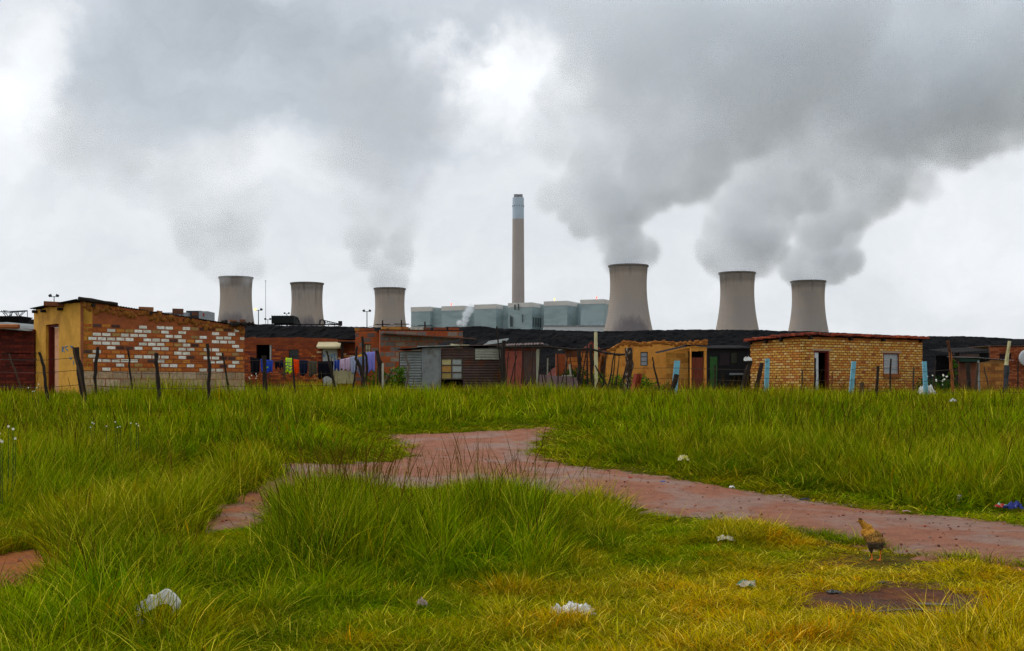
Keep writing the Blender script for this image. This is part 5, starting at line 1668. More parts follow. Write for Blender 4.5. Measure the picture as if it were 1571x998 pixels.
cloth('dark_cloth', 'black cloth at the left end of the washing line', 'cloth', 384, 399, 547.5, 550.5, 574, [cm('black', '#15161c')], 1)
cloth('blue_cloth', 'royal blue cloth with a lime mark, behind the solid dark post', 'cloth', 400, 419, 551, 553, 572, [cm('royal', '#2448b0'), cm('lime', '#8fd028')], 2, stripes=[(.42, .62, .5, .62)])
cloth('shorts', 'small black shorts between the blue cloth and the yellow vest', 'shorts', 422, 429, 554, 554, 564, [cm('black', '#15161c')], 3)
cloth('shorts', 'small navy shorts just left of the yellow vest', 'shorts', 429.5, 435, 554, 552, 565, [cm('navy', '#181c30')], 4)
cloth('trousers', 'drab beige trousers partly behind the yellow vest', 'trousers', 435, 439, 556, 552, 577, [cm('beige', '#6a5c44')], 5)
cloth('safety_vest', 'fluorescent yellow safety vest with grey reflective bands', 'vest', 438.5, 448, 549, 549.5, 571.5, [cm('hivis', '#d4ff18'), cm('reflect', '#8f9a80')], 6, stripes=[(0, 1, .48, .56), (0, 1, .70, .78), (.3, .4, 0, .48), (.65, .75, 0, .48)])
cloth('overalls', 'bright orange garment next to the yellow vest', 'garment', 448.5, 458.5, 551, 552, 574, [cm('orange', '#f04a14')], 7, stripes=None)
cloth('jacket', 'navy jacket hanging right of the orange garment', 'jacket', 459.5, 472.5, 553, 553, 575, [cm('navy2', '#1c2338')], 8)
cloth('trousers', 'olive grey trousers in the middle of the line', 'trousers', 473.5, 486.5, 554, 554.5, 576, [cm('olive', '#544e40')], 9)
cloth('blanket', 'wide near-black blanket left of the blue and lilac cloths', 'blanket', 487.5, 512, 554.5, 553.8, 579, [cm('black2', '#12131c')], 10)
cloth('shirt', 'bright blue striped shirt between blanket and lilac cloths', 'shirt', 513, 521, 553.5, 552, 567, [cm('blue2', '#2a3f94'), cm('blue3', '#6a80c4')], 11, stripes=[(.45, .6, 0, 1)])
cloth('pillowcase', 'left one of two lilac cloths', 'cloth', 521.5, 529, 551.8, 550.3, 567, [cm('lilac', '#d0b8d0')], 12)
cloth('pillowcase', 'right one of two lilac cloths', 'cloth', 529.8, 537, 550, 548.4, 568, [cm('lilac', '#d0b8d0')], 13)
cloth('sheet', 'pale blue-grey sheet behind the forked trunk', 'sheet', 537.5, 549, 548.2, 545.3, 572, [cm('bluegrey', '#a4acc6')], 14)
cloth('sheet', 'blue-grey sheet with yellow hem beside the forked trunk', 'sheet', 549.5, 561, 545, 541.8, 574, [cm('bluegrey2', '#7a84a8'), cm('yellow', '#d89a18')], 15, stripes=[(0, .7, 0, .06)])
cloth('towel', 'large lavender cloth at the right end of the line', 'cloth', 561.5, 575.5, 541, 539.4, 570, [cm('lavender', '#8c8ad8')], 16)

# ------------------------------------------------------------------ bushes
def leaf_material(name, c1, c2, c3):
    m = bpy.data.materials.new(name); m.use_nodes = True
    t = NT(m.node_tree); t.N.clear()
    out = t.N.new('ShaderNodeOutputMaterial')
    a = t.N.new('ShaderNodeAttribute'); a.attribute_name = 'Col'
    sep = t.N.new('ShaderNodeSeparateColor'); t.L.new(a.outputs['Color'], sep.inputs[0])
    c = t.mix(sep.outputs[0], c1, c2); c = t.mix(t.ss(sep.outputs[1], .8, .95), c, c3)
    d = t.N.new('ShaderNodeBsdfDiffuse'); tr = t.N.new('ShaderNodeBsdfTranslucent'); ms = t.N.new('ShaderNodeMixShader')
    t.L.new(c, d.inputs[0]); t.L.new(c, tr.inputs[0]); ms.inputs[0].default_value = .3
    t.L.new(d.outputs[0], ms.inputs[1]); t.L.new(tr.outputs[0], ms.inputs[2]); t.L.new(ms.outputs[0], out.inputs[0])
    return m


LEAF = leaf_material('bush_leaf', (.03, .08, .008), (.09, .19, .012), (.35, .32, .02))
LEAF_D = leaf_material('bush_leaf_dark', (.012, .04, .006), (.03, .08, .01), (.10, .14, .02))


def bush(name, label, px, Y, w, h, n, leaf, m, seed, yel=.1, cat='bush'):
    x, = (X_(px, Y),); z0 = g(x, Y)
    t = thing(name, (x, Y, z0), label, cat)
    rnd = random.Random(seed)
    q = MB()
    for k in range(9):
        a = rnd.uniform(0, 6.28); r = rnd.uniform(.3, .9)
        q.tube([(x, Y, z0 - .05), (x + w * .25 * r * math.cos(a), Y + w * .25 * r * math.sin(a), z0 + h * .5), (x + w * .45 * r * math.cos(a), Y + w * .4 * r * math.sin(a), z0 + h * rnd.uniform(.7, .95))], [.02, .014, .006], 5)
    q.build('stem', WOOD, t)
    q = MB()
    cl = [(rnd.uniform(-.4, .4) * w, rnd.uniform(-.35, .35) * w, rnd.uniform(.15, .85) * h, rnd.uniform(.14, .3) * w) for _ in range(11)]
    for k in range(n):
        cx_, cy_, cz_, cr = rnd.choice(cl)
        a = rnd.uniform(0, 6.28); ph = math.acos(rnd.uniform(-1, 1)); r = cr * rnd.uniform(.5, 1.1)
        p = Vector((x + cx_ + r * math.sin(ph) * math.cos(a), Y + cy_ + r * math.sin(ph) * math.sin(a), z0 + max(.02, cz_ + r * .8 * math.cos(ph))))
        d = Vector((rnd.uniform(-1, 1), rnd.uniform(-1, 1), rnd.uniform(-.5, .9))).normalized()
        s_ = d.cross(Vector((rnd.uniform(-1, 1), rnd.uniform(-1, 1), rnd.uniform(-1, 1)))).normalized()
        L_ = leaf * rnd.uniform(.6, 1.3)
        c_ = (rnd.random(), 1.0 if rnd.random() < yel else 0, 0)
        q.face([p, p + d * L_ * .5 + s_ * L_ * .3, p + d * L_, p + d * L_ * .5 - s_ * L_ * .3], 0, c_)
    q.build('foliage', m, t)


bush('green_bush', 'dark green bush between the pink board and the cream pipe', 886, 42, 1.3, 1.25, 1500, .09, LEAF_D, 1, .03)
bush('leafy_shrub', 'bright yellow-green shrub in front of the mud house, left part', 930, 44, 1.2, .95, 1500, .09, LEAF, 2, .35)
bush('leafy_shrub', 'bright yellow-green shrub between bark post and mud house window', 960, 45, 1.5, .85, 1500, .09, LEAF, 3, .25)
bush('leafy_shrub', 'low green shrub behind the rust-red steel post', 1005, 45, 1.7, .8, 1500, .09, LEAF, 4, .2)
bush('leafy_shrub', 'leafy plant growing between the white stake and the tin shack', 603, 38, 1.1, 1.05, 1300, .10, LEAF, 5, .05)
bush('leafy_shrub', 'small leafy plant at the left corner of the tin shack', 575, 40, .6, .95, 500, .09, LEAF, 6, .0)
bush('green_bush', 'weeds with white flowers between yellow house and green shack', 1434, 45, 1.7, .9, 1500, .08, LEAF_D, 7, .0)
bush('climber', 'green leafy climber beside the orange-brown branch', 1462, 45, .28, 2.0, 300, .09, LEAF, 8, .0, cat='plant')
bush('leafy_shrub', 'low weeds at the foot of the wall right of the white brick house', 383, 36, .7, .7, 500, .08, LEAF, 9, .0)

# ------------------------------------------------------------------ person in the window
def person():
    Y = 51.55; x = X_(404, Y); z0 = RISE
    hz = Z_(541.5, Y)            # top of head
    t = thing('person', (x, Y, z0), 'person in a maroon top standing inside the dark window of the long brick house', 'person')
    s = (hz - z0) / 1.68
    V = [(0, 0, .95), (0, 0, 1.15), (0, -.01, 1.35), (0, -.01, 1.45), (0, -.02, 1.52), (0, -.03, 1.60),
         (.17, 0, 1.38), (.22, -.03, 1.12), (.18, -.14, .92), (-.17, 0, 1.38), (-.22, -.03, 1.12), (-.18, -.14, .92),
         (.09, 0, .90), (.10, .0, .48), (.10, .02, .08), (.10, -.12, .03), (-.09, 0, .90), (-.10, .0, .48), (-.10, .02, .08), (-.10, -.12, .03)]
    E = [(0, 1), (1, 2), (2, 3), (3, 4), (4, 5), (2, 6), (6, 7), (7, 8), (2, 9), (9, 10), (10, 11), (0, 12), (12, 13), (13, 14), (14, 15), (0, 16), (16, 17), (17, 18), (18, 19)]
    r = [.14, .13, .14, .05, .08, .085, .06, .045, .035, .06, .045, .035, .085, .06, .045, .035, .085, .06, .045, .035]
    me = bpy.data.meshes.new('body'); me.from_pydata([(a * s, b * s, c * s) for a, b, c in V], E, [])
    o = bpy.data.objects.new('body', me); COL.objects.link(o); o.parent = t
    sk = o.modifiers.new('skin', 'SKIN')
    for i, q_ in enumerate(me.skin_vertices[0].data): q_.radius = (r[i] * s, r[i] * s * .9); q_.use_root = (i == 0)
    ss_ = o.modifiers.new('sub', 'SUBSURF'); ss_.levels = 2; ss_.render_levels = 2
    me.materials.append(mat('dark_skin', H('#3c2418'), rough=.6))
    q = MB(); q.ball((x, Y, z0 + 1.18 * s), (.21 * s, .155 * s, .27 * s), 18, 12); q.ball((x + .19 * s, Y, z0 + 1.30 * s), (.09 * s, .08 * s, .13 * s), 10, 8); q.ball((x - .19 * s, Y, z0 + 1.30 * s), (.09 * s, .08 * s, .13 * s), 10, 8)
    q.build('top', cm('maroon', '#5a1430'), t, smooth=True)
    q = MB(); q.ball((x, Y + .01, z0 + 1.62 * s), (.09 * s, .095 * s, .07 * s), 14, 8); q.build('hair', BLACK, t, smooth=True)


person()

# ------------------------------------------------------------------ hen
def hen():
    x, Y = G(1342, 860); z0 = g(x, Y) + .012
    k = Y / F                       # metres per photo pixel at the bird
    t = thing('hen', (x, Y, z0), 'speckled brown hen with an ochre neck standing beside the track, head turned left', 'hen')
    def p(px, py, d=0): return Vector((X_(px, Y), Y + d, Z_(py, Y)))
    balls = []
    def b(px, py, rx, ry, rz, d=0): balls.append((p(px, py, d), rx * k, ry * k, rz * k))
    # trunk, seen from behind and a little from the right: breast away, rump toward the camera
    b(1339, 823, 14, 15, 11.5, .0); b(1341.5, 830, 14, 14, 10.5, -.04); b(1334.5, 818, 11, 12, 9, .05); b(1341, 834, 11, 11, 7.5, -.05); b(1334, 812, 8, 9, 8, .05)
    # neck in steps up to the head
    for i in range(9):
        s = i / 8
        b(1333 - 9.5 * s, 812 - 11.5 * s, 6.8 - 3.3 * s, 6.8 - 3.2 * s, 6.5 - 2.6 * s, .05 + .01 * s)
    b(1323, 799, 3.7, 3.8, 3.4, .06); b(1321, 800, 2.6, 2.6, 2.3, .058)
    # thighs
    for q_ in ((1336, 841, -.0), (1349, 837, -.02)):
        for i in range(5):
            s = i / 4; b(q_[0] + .2 * i, q_[1] + 1.5 * i - 3, 5.2 - 2.8 * s, 5.6 - 2.9 * s, 5, q_[2])
    q = MB()
    for c, rx, ry, rz in balls: q.ball(c, (rx, ry, rz), 18, 12)
    m = bpy.data.materials.new('hen_feathers'); m.use_nodes = True
    n = NT(m.node_tree); pb = n.N['Principled BSDF']
    tc = n.N.new('ShaderNodeTexCoord'); v = tc.outputs['Object']
    sp = n.N.new('ShaderNodeSeparateXYZ'); n.L.new(v, sp.inputs[0])
    speck = n.ss(n.noise(v, 75, 3, .7), .42, .58)
    body = n.mix(speck, H('#4e3818'), H('#9a7030'))
    grey = n.mix(n.ss(n.noise(v, 60, 3, .6), .4, .6), H('#3c3428'), H('#5c5040'))
    body = n.mix(n.ss(sp.outputs[2], .185, .16), body, grey)
    neck = n.mix(speck, H('#8a5a18'), H('#bc862c'))
    diag = n.math('SUBTRACT', sp.outputs[2], n.math('MULTIPLY', sp.outputs[0], .55))
    body = n.mix(n.ss(diag, .265, .295), body, neck)
    body = n.mix(n.ss(sp.outputs[2], .36, .37), body, H('#4a3014'))
    n.L.new(body, pb.inputs['Base Color']); pb.inputs['Roughness'].default_value = .85; pb.inputs['Specular IOR Level'].default_value = .15
    bn = n.N.new('ShaderNodeBump'); bn.inputs['Strength'].default_value = .7; bn.inputs['Distance'].default_value = .006
    n.L.new(n.noise(v, 110, 3, .7), bn.inputs['Height']); n.L.new(bn.outputs[0], pb.inputs['Normal'])
    o = q.build('body', m, t, smooth=True)
    rm = o.modifiers.new('skin', 'REMESH'); rm.mode = 'VOXEL'; rm.voxel_size = .0045; rm.use_smooth_shade = True
    sm_ = o.modifiers.new('soft', 'SMOOTH'); sm_.factor = .6; sm_.iterations = 6
    # wings: overlapping feather plates
    feath = mat('wing_feathers', attr=True, rough=.85, var=.3, scale=60, spec=.15)
    rnd = random.Random(4)
    for side, (cx_, cy_, dx) in ((1, (1346, 826, -1)),):
        q = MB()
        for r_ in range(5 if side == 1 else 3):
            for j in range(5):
                fx_ = cx_ + (j - 2) * 2.6 * (1 if side == 1 else .9); fy_ = cy_ - 8 + r_ * 4.2
                bulge = -.062 - .012 * math.cos((j - 2) * .6) if side == 1 else -.02
                a = p(fx_, fy_, -.075 + .012 * abs(j - 2) * (1 if side == 1 else 1.6) + (.02 if r_ == 0 else 0) + .004 * (4 - r_))
                d = Vector((rnd.uniform(-.15, .25) * side * -1, -.25, -1)).normalized(); L_ = .036 * rnd.uniform(.85, 1.2)
                s_ = Vector((1, -.15 * (j - 2), 0)).normalized()
                c_ = pick([H('#4a3a1e'), H('#6a5228'), H('#3a2c18'), H('#8a6a30')], .15, rnd)
                up = Vector((0, -.004, 0))
                q.face([a - s_ * .010, a + d * L_ * .6 - s_ * .013 + up, a + d * L_ + up, a + d * L_ * .6 + s_ * .013 + up, a + s_ * .010], 0, c_)
        q.build('wing', feath, t)
    q = MB()
    for j in range(7):
        a = p(1342 + (j - 3) * 1.3, 833, -.085); d = Vector(((j - 3) * .09, -.55, -.75)).normalized(); s_ = Vector((1, 0, 0))
        q.face([a - s_ * .006, a + d * .04 - s_ * .009, a + d * .055, a + d * .04 + s_ * .009, a + s_ * .006], 0, pick([H('#3a3020'), H('#54442a')], .1, rnd))
    q.build('tail', feath, t)
    a = p(1319.5, 800.5, .058)
    q = MB(); q.tube([a + Vector((.004, 0, .001)), a + Vector((-.012, 0, -.004)), a + Vector((-.021, 0, -.009))], [.0065, .004, .0008], 7); q.build('beak', mat('beak', H('#5c4a38'), rough=.5), t)
    q = MB()
    for i in range(4): q.ball(p(1320.5 + i * 1.2, 796.2 - .3 * (i % 2), .06), (.0035, .002, .006), 6, 4)
    q.build('comb', mat('comb_red', H('#6a1c14')), t)
    q = MB(); q.ball(p(1321.2, 799.5, .035), .0028, 8, 6); q.build('eye', mat('eye_black', H('#0a0806'), rough=.15), t)
    leg_m = mat('hen_leg', H('#d8691a'), rough=.6, var=.15, scale=60)
    for (hx, hy, fx_, fy_, d, dd) in ((1337, 845, 1338, 858, 0, .0), (1350, 841, 1347.5, 860, -.02, -.03)):
        top = p(hx, hy, d); foot = p(fx_, fy_, d + dd); foot.z = g(foot.x, foot.y) + .012
        mid = (top + foot) / 2 + Vector((.002, .004, 0))
        q = MB(); q.tube([top, mid, foot + Vector((0, 0, .004))], [.0075, .0055, .006], 8)
        for ang, L_ in ((-2.6, .03), (-1.9, .042), (-1.25, .034), (1.4, .018)):
            e = foot + Vector((math.cos(ang - .6) * L_, math.sin(ang + .0) * L_, -.004))
            q.tube([foot + Vector((0, 0, .006)), (foot + e) / 2 + Vector((0, 0, .007)), e], [.006, .0045, .002], 6)
        q.build('leg', leg_m, t)


hen()

# ------------------------------------------------------------------ litter
def litter_at(px, py, lift=.02):
    x, Y = G(px, py); return (x, Y, g(x, Y) + lift)


# broken white plastic container standing in the long grass
x, Y = G(236, 985)
q = MB(); k = Y / F
def cp(px, py, d=0): return Vector((X_(px, Y), Y + d, Z_(py, Y)))
ring = [(206, 931), (214, 925), (226, 919), (229, 913), (236, 915), (246, 909), (254, 904), (260, 909), (267, 916), (273, 925), (271, 932), (265, 938)]
low = [(208, 946), (215, 945), (226, 939), (230, 936), (236, 933), (245, 928), (252, 925), (259, 926), (264, 930), (268, 934), (268, 936), (266, 940)]
for i in range(len(ring) - 1):
    d0 = .01 * math.sin(i); d1 = .01 * math.sin(i + 1)
    q.face([cp(*ring[i], d0), cp(*ring[i + 1], d1), cp(*low[i + 1], d1 - .02), cp(*low[i], d0 - .02)])
    q.face([cp(*ring[i], d0), cp(ring[i][0] + 1, ring[i][1] + 2, d0 + .05), cp(ring[i + 1][0] + 1, ring[i + 1][1] + 2, d1 + .05), cp(*ring[i + 1], d1)])
q.face([cp(209, 944, -.02), cp(222, 950, -.02), cp(221, 962, -.03), cp(213, 956, -.03)]); q.face([cp(214, 955, -.03), cp(222, 961, -.03), cp(220, 990, -.02), cp(210, 990, -.02)])
o = q.build('plastic_container', PLASTIC); so = o.modifiers.new('thickness', 'SOLIDIFY'); so.thickness = .006
tag(o, 'broken white plastic container stuck upright in the long grass', 'container')
p_ = litter_at(878, 948, .03); crumple('plastic_bag', p_, (.30, .2, .13), PLASTIC, 'crumpled white plastic bag in the yellow foreground grass', 'plastic bag', 12, n=22, fold=1.6)
p_ = litter_at(912, 952, .02); crumple('plastic_scrap', p_, (.05, .05, .04), PLASTIC, 'tiny white scrap just right of the crumpled foreground bag', 'litter', 13)
p_ = litter_at(648, 940, .04); crumple('paper_scrap', p_, (.08, .07, .09), mat('grey_pink_paper', H('#b09a98'), var=.15, scale=20), 'greyish pink paper scrap low in the middle of the grass', 'litter', 14, fold=2)
p_ = litter_at(1113, 836, .05); crumple('paper_sheet', p_, (.17, .16, .07), mat('dirty_white_paper', H('#cfc8b8'), rough=.8, var=.1, scale=20), 'torn white paper lying in the short grass below the track', 'paper', 15, n=8, fold=.8)
p_ = litter_at(1105, 840, .02); crumple('red_scrap', p_, (.03, .02, .02), mat('red_plastic', H('#b02018')), 'tiny red scrap under the torn white paper', 'litter', 16, n=5)
p_ = litter_at(1145, 907, .04); crumple('flattened_carton', p_, (.14, .12, .07), mat('green_white_print', H('#a89c88'), rough=.7, var=.1, col2=H('#2f6a50'), c2scale=14, c2lo=.5, c2hi=.54), 'flattened green and pale carton above the mud patch', 'carton', 17, n=8, fold=.7)
p_ = litter_at(1048, 722, .16); crumple('plastic_bag', p_, (.16, .12, .13), mat('yellow_white_plastic', H('#c8bf98'), rough=.4, col2=H('#b8b020'), c2scale=9, c2lo=.5, c2hi=.55), 'small yellow and white bag on the grass bank above the track', 'plastic bag', 18, fold=1.5)
p_ = litter_at(1123, 751, .02); crumple('plastic_cup', p_, (.07, .05, .05), PLASTIC, 'small white scrap at the upper edge of the track', 'litter', 19, n=6)
p_ = litter_at(1234, 770, .02); crumple('dark_rag', p_, (.13, .08, .04), mat('navy_rag', H('#23263a')), 'small dark rag at the upper edge of the track', 'rag', 20, n=6)
p_ = litter_at(1390, 788, .02); crumple('wrapper', p_, (.10, .03, .02), mat('pink_wrapper', H('#c89a98')), 'pale pink wrapper on the track edge above the hen', 'litter', 21, n=6)
p_ = litter_at(967, 736, .015); crumple('wrapper', p_, (.06, .03, .02), mat('red_plastic'), 'tiny red wrapper at the bend side of the track', 'litter', 22, n=5)
p_ = litter_at(1017, 742, .015); crumple('wrapper', p_, (.07, .03, .02), mat('blue_plastic', H('#2a5aa0'), rough=.4), 'tiny blue wrapper on the upper track edge', 'litter', 23, n=5)
p_ = litter_at(1556, 786, .05); crumple('blue_bag', p_, (.22, .14, .14), mat('deep_blue_plastic', H('#24307c'), rough=.35, var=.3, scale=9), 'shiny deep blue bag on the bank at the right edge', 'plastic bag', 24, fold=1.5)
p_ = litter_at(1536, 784, .05); crumple('wrapper', p_, (.13, .09, .08), mat('red_white_print', H('#b82a20'), rough=.5, col2=H('#a8d0b8'), c2scale=18, c2lo=.52, c2hi=.55), 'red and mint wrapper left of the deep blue bag', 'litter', 25)
x, Y = G(1472, 776); q = MB(); q.lathe([(.0, .02), (.03, .02), (.032, .05), (.032, .11), (.025, .12), (.0, .12)], 12, cen=(x, Y)); q.v = [(a, b, c + g(x, Y) + .02) for a, b, c in q.v]
tag(q.build('tin_can', mat('can_metal', H('#8f8f88'), metal=.5, rough=.4)), 'grey tin can standing in the grass bank', 'can')
p_ = litter_at(1462, 640, .35); crumple('plastic_scrap', p_, (.14, .1, .1), PLASTIC, 'white scrap in the grass under the orange-brown branch', 'litter', 26)
p_ = litter_at(1279, 914, .02); crumple('black_rag', p_, (.10, .08, .03), TARP, 'small black plastic rag at the top of the mud patch', 'rag', 27, n=8)
p_ = litter_at(1355, 899, .015); crumple('dark_stone', p_, (.05, .04, .03), mat('blue_grey_stone', H('#3c4048')), 'small blue-grey stone above the mud patch', 'stone', 28, n=5, fold=.5)
q = MB(); a = litter_at(1338, 939, .015); q.ball(a, (.015, .012, .008), 7, 5); tag(q.build('bottle_cap', mat('pale_blue_cap', H('#8fc0c8'))), 'pale blue bottle cap in the mud patch', 'bottle cap')
for (xa, ya, xb, yb, w_, lab) in ((1408, 933, 1462, 934, .035, 'thick dark wet plank lying in the mud patch'), (1340, 945, 1402, 940, .012, 'thin dark strip lying left in the mud patch'), (1405, 941, 1470, 946, .018, 'narrow dark plank in front of the thick wet plank')):
    a = litter_at(xa, ya, .022); b = litter_at(xb, yb, .022)
    q = MB(); c_ = [(a[i] + b[i]) / 2 for i in range(3)]; L_ = math.hypot(b[0] - a[0], b[1] - a[1])
    q.obox(c_, (L_, w_ * 2, .018), math.atan2(b[1] - a[1], b[0] - a[0])); tag(q.build('plank', mat('wet_plank', H('#3c3634'), rough=.45, var=.3, scale=8)), lab, 'plank', 'wet planks in the mud')

# ------------------------------------------------------------------ white wild flowers
PETAL = mat('white_petal', H('#e4e2d4'), rough=.8, var=.035)
STEMG = mat('flower_stem', H('#2f4a10'), rough=.9)


def flowers(px, py, Y, sx, sz, n, label, seed, r=.022):
    rnd = random.Random(seed); x = X_(px, Y); gz = g(x, Y); zc_ = Z_(py, Y)
    t = thing('flowering_plant', (x, Y, gz), label, 'flowers', 'white wild flowers in the grass')
    q = MB()
    for k in range(n):
        a = Vector((x + rnd.uniform(-sx, sx) * Y / F, Y + rnd.uniform(-.3, .3), zc_ + rnd.uniform(-sz, sz) * Y / F))
        q.tube([(a.x + rnd.uniform(-.1, .1), a.y, gz), (a.x, a.y, (gz + a.z) / 2), a], [.006, .005, .003], 4)
        b = MB()
        nn = Vector((rnd.uniform(-.5, .5), -1, rnd.uniform(-.1, .7))).normalized(); u = nn.cross(Vector((0, 0, 1))).normalized(); w = nn.cross(u)
        for j in range(7):
            t0 = 2 * math.pi * j / 7; dv = (u * math.cos(t0) + w * math.sin(t0)); sv = (u * -math.sin(t0) + w * math.cos(t0))
            b.face([a, a + dv * r * .6 + sv * r * .3, a + dv * r + nn * .004, a + dv * r * .6 - sv * r * .3])
        b.ball(a + nn * .004, r * .22, 6, 4, 1)
        b.build('flower', [PETAL, mat('flower_eye', H('#c8a020'))], t)
    q.build('stems', STEMG, t)


flowers(10, 662, 13.5, 12, 14, 8, 'taller white-flowered plant at the far left edge', 1, r=.018)
flowers(145, 650, 18, 10, 5, 4, 'white flowers in the long grass left of the middle of the left field', 2, r=.014)
flowers(195, 652, 18, 22, 8, 6, 'loose white flowers below the mud and brick house', 3, r=.013)
flowers(905, 688, 21, 7, 4, 5, 'white flowers at the grass bank by the bend of the track', 4, r=.022)
flowers(992, 612, 33, 22, 7, 11, 'white flowers around the foot of the rust-red steel post', 5, r=.03)
flowers(1440, 582, 40, 18, 8, 12, 'white flowers beside the right corner of the yellow house', 6, r=.035)
flowers(392, 577, 33, 10, 4, 6, 'white flowers under the black cloth on the line', 7, r=.022)
flowers(52, 592, 26, 12, 10, 5, 'pale flowers in the grass before the pink door', 8, r=.018)

# ------------------------------------------------------------------ grass
def grass_material():
    m = bpy.data.materials.new('grass_blade'); m.use_nodes = True
    t = NT(m.node_tree); t.N.clear()
    out = t.N.new('ShaderNodeOutputMaterial')
    a = t.N.new('ShaderNodeAttribute'); a.attribute_name = 'Col'
    sep = t.N.new('ShaderNodeSeparateColor'); t.L.new(a.outputs['Color'], sep.inputs[0])
    it = t.N.new('ShaderNodeAttribute'); it.attribute_type = 'INSTANCER'; it.attribute_name = 'tint'
    geo = t.N.new('ShaderNodeNewGeometry'); pos = geo.outputs['Position']
    r, h, k = sep.outputs[0], sep.outputs[1], sep.outputs[2]
    n1 = t.noise(pos, .45, 4, .6); n2 = t.noise(pos, 1.7, 3, .6)
    rv = t.N.new('ShaderNodeAttribute'); rv.attribute_type = 'INSTANCER'; rv.attribute_name = 'rv'; rv = rv.outputs['Fac']
    n3 = t.noise(pos, 14, 2, .6)
    green = t.mix(t.math('ADD', t.math('MULTIPLY', r, .62), t.math('MULTIPLY', t.ss(n1, .35, .65), .38)), (.005, .042, .0), (.22, .36, .0))
    green = t.mix(t.math('MULTIPLY', t.ss(rv, .5, .95), .6), green, (.018, .16, .0))          # deep green clumps
    yel = t.mix(r, (.52, .42, .0), (.37, .24, .0))
    yel = t.mix(t.ss(n3, .5, .66), yel, (.08, .13, .0))
    straw = t.mix(t.ss(r, .55, .98), yel, (.62, .47, .05))
    straw = t.mix(t.math('MULTIPLY', t.ss(rv, .55, .85), t.ss(n2, .40, .62)), straw, (.54, .23, .0))   # orange-brown thatch
    f = t.math('ADD', t.math('MULTIPLY', it.outputs['Fac'], .95), t.math('MULTIPLY', t.ss(r, .86, .99), .55))
    f = t.math('ADD', f, t.math('MULTIPLY', t.math('POWER', h, 2.2), .22))
    f = t.math('ADD', f, t.math('MULTIPLY', t.math('SUBTRACT', n2, .5), .5), clamp=True)
    c = t.mix(f, green, straw)
    vs = t.N.new('ShaderNodeVectorMath'); vs.operation = 'SCALE'; t.put(vs.inputs[0], c)
    t.put(vs.inputs['Scale'], t.lin(t.math('FRACT', t.math('MULTIPLY', r, 7.31)), 0, 1, .34, 1.8))
    c = vs.outputs[0]
    c = t.mix(t.math('MULTIPLY', t.math('MULTIPLY', t.ss(k, .1, .18), t.ss(k, .3, .22)), .8), c, t.mix(r, (.36, .46, .0), (.70, .58, .02)))
    seedc = t.mix(r, (.05, .028, .004), (.17, .10, .01))
    c = t.mix(t.ss(k, .4, .6), c, seedc)
    d = t.N.new('ShaderNodeBsdfDiffuse'); tr = t.N.new('ShaderNodeBsdfTranslucent'); ms = t.N.new('ShaderNodeMixShader')
    t.L.new(c, d.inputs[0]); t.L.new(c, tr.inputs[0]); ms.inputs[0].default_value = .25
    t.L.new(d.outputs[0], ms.inputs[1]); t.L.new(tr.outputs[0], ms.inputs[2])
    t.L.new(ms.outputs[0], out.inputs[0])
    return m


GRASS = grass_material()


def tuft(name, n, rad, hmin, hmax, width, lean, seed, seeds=0, segs=4, droop=.5, kf=0):
    """one clump of blades as an unlinked prototype; Col = (random, height, seed-head flag)"""
    rs = np.random.RandomState(seed)
    V = []; Fc = []; C = []
    for i in range(n + seeds):
        sd = i >= n
        a = rs.uniform(0, 6.283); r0 = rad * math.sqrt(rs.uniform(0, 1)); bx, by = r0 * math.cos(a), r0 * math.sin(a)
        hh = rs.uniform(hmin, hmax) if not sd else hmax * rs.uniform(.78, 1.25)
        az = a + rs.uniform(-1.2, 1.2); ln = lean * rs.uniform(.15, 1.0) * hh * (.35 if sd else 1)
        dx, dy = math.cos(az), math.sin(az)
        face = rs.uniform(0, 6.283); sx, sy = math.cos(face), math.sin(face)
        w = width * rs.uniform(.6, 1.25) * (.7 if sd else 1)
        rr_ = rs.uniform()
        base = len(V)
        ns = segs + (3 if sd else 0)
        for j in range(ns + 1):
            t = j / ns
            out_ = ln * t ** 2
            z = hh * (t - droop * (0.15 if sd else 1) * .45 * (ln / hh) * t ** 3)
            ww = w * (1 - t ** 1.6) + .0006
            flag = kf
            if sd:
                ww = w * .5
                if t > .72:
                    ww = w * (1.5 - 3.5 * (t - .72)) * (1 if j % 2 else .7); flag = 1
            V.append((bx + dx * out_ - sx * ww / 2, by + dy * out_ - sy * ww / 2, z)); V.append((bx + dx * out_ + sx * ww / 2, by + dy * out_ + sy * ww / 2, z))
            C += [(rr_, t, flag or (.45 if sd and t > .4 else 0), 1)] * 2
        for j in range(ns):
            q_ = base + 2 * j; Fc.append((q_, q_ + 1, q_ + 3, q_ + 2))
    me = bpy.data.meshes.new(name); me.from_pydata(V, [], Fc); me.materials.append(GRASS)
    at = me.color_attributes.new('Col', 'FLOAT_COLOR', 'POINT'); at.data.foreach_set('color', np.array(C, dtype=np.float32).ravel())
    me.update()
    return bpy.data.objects.new(name, me)


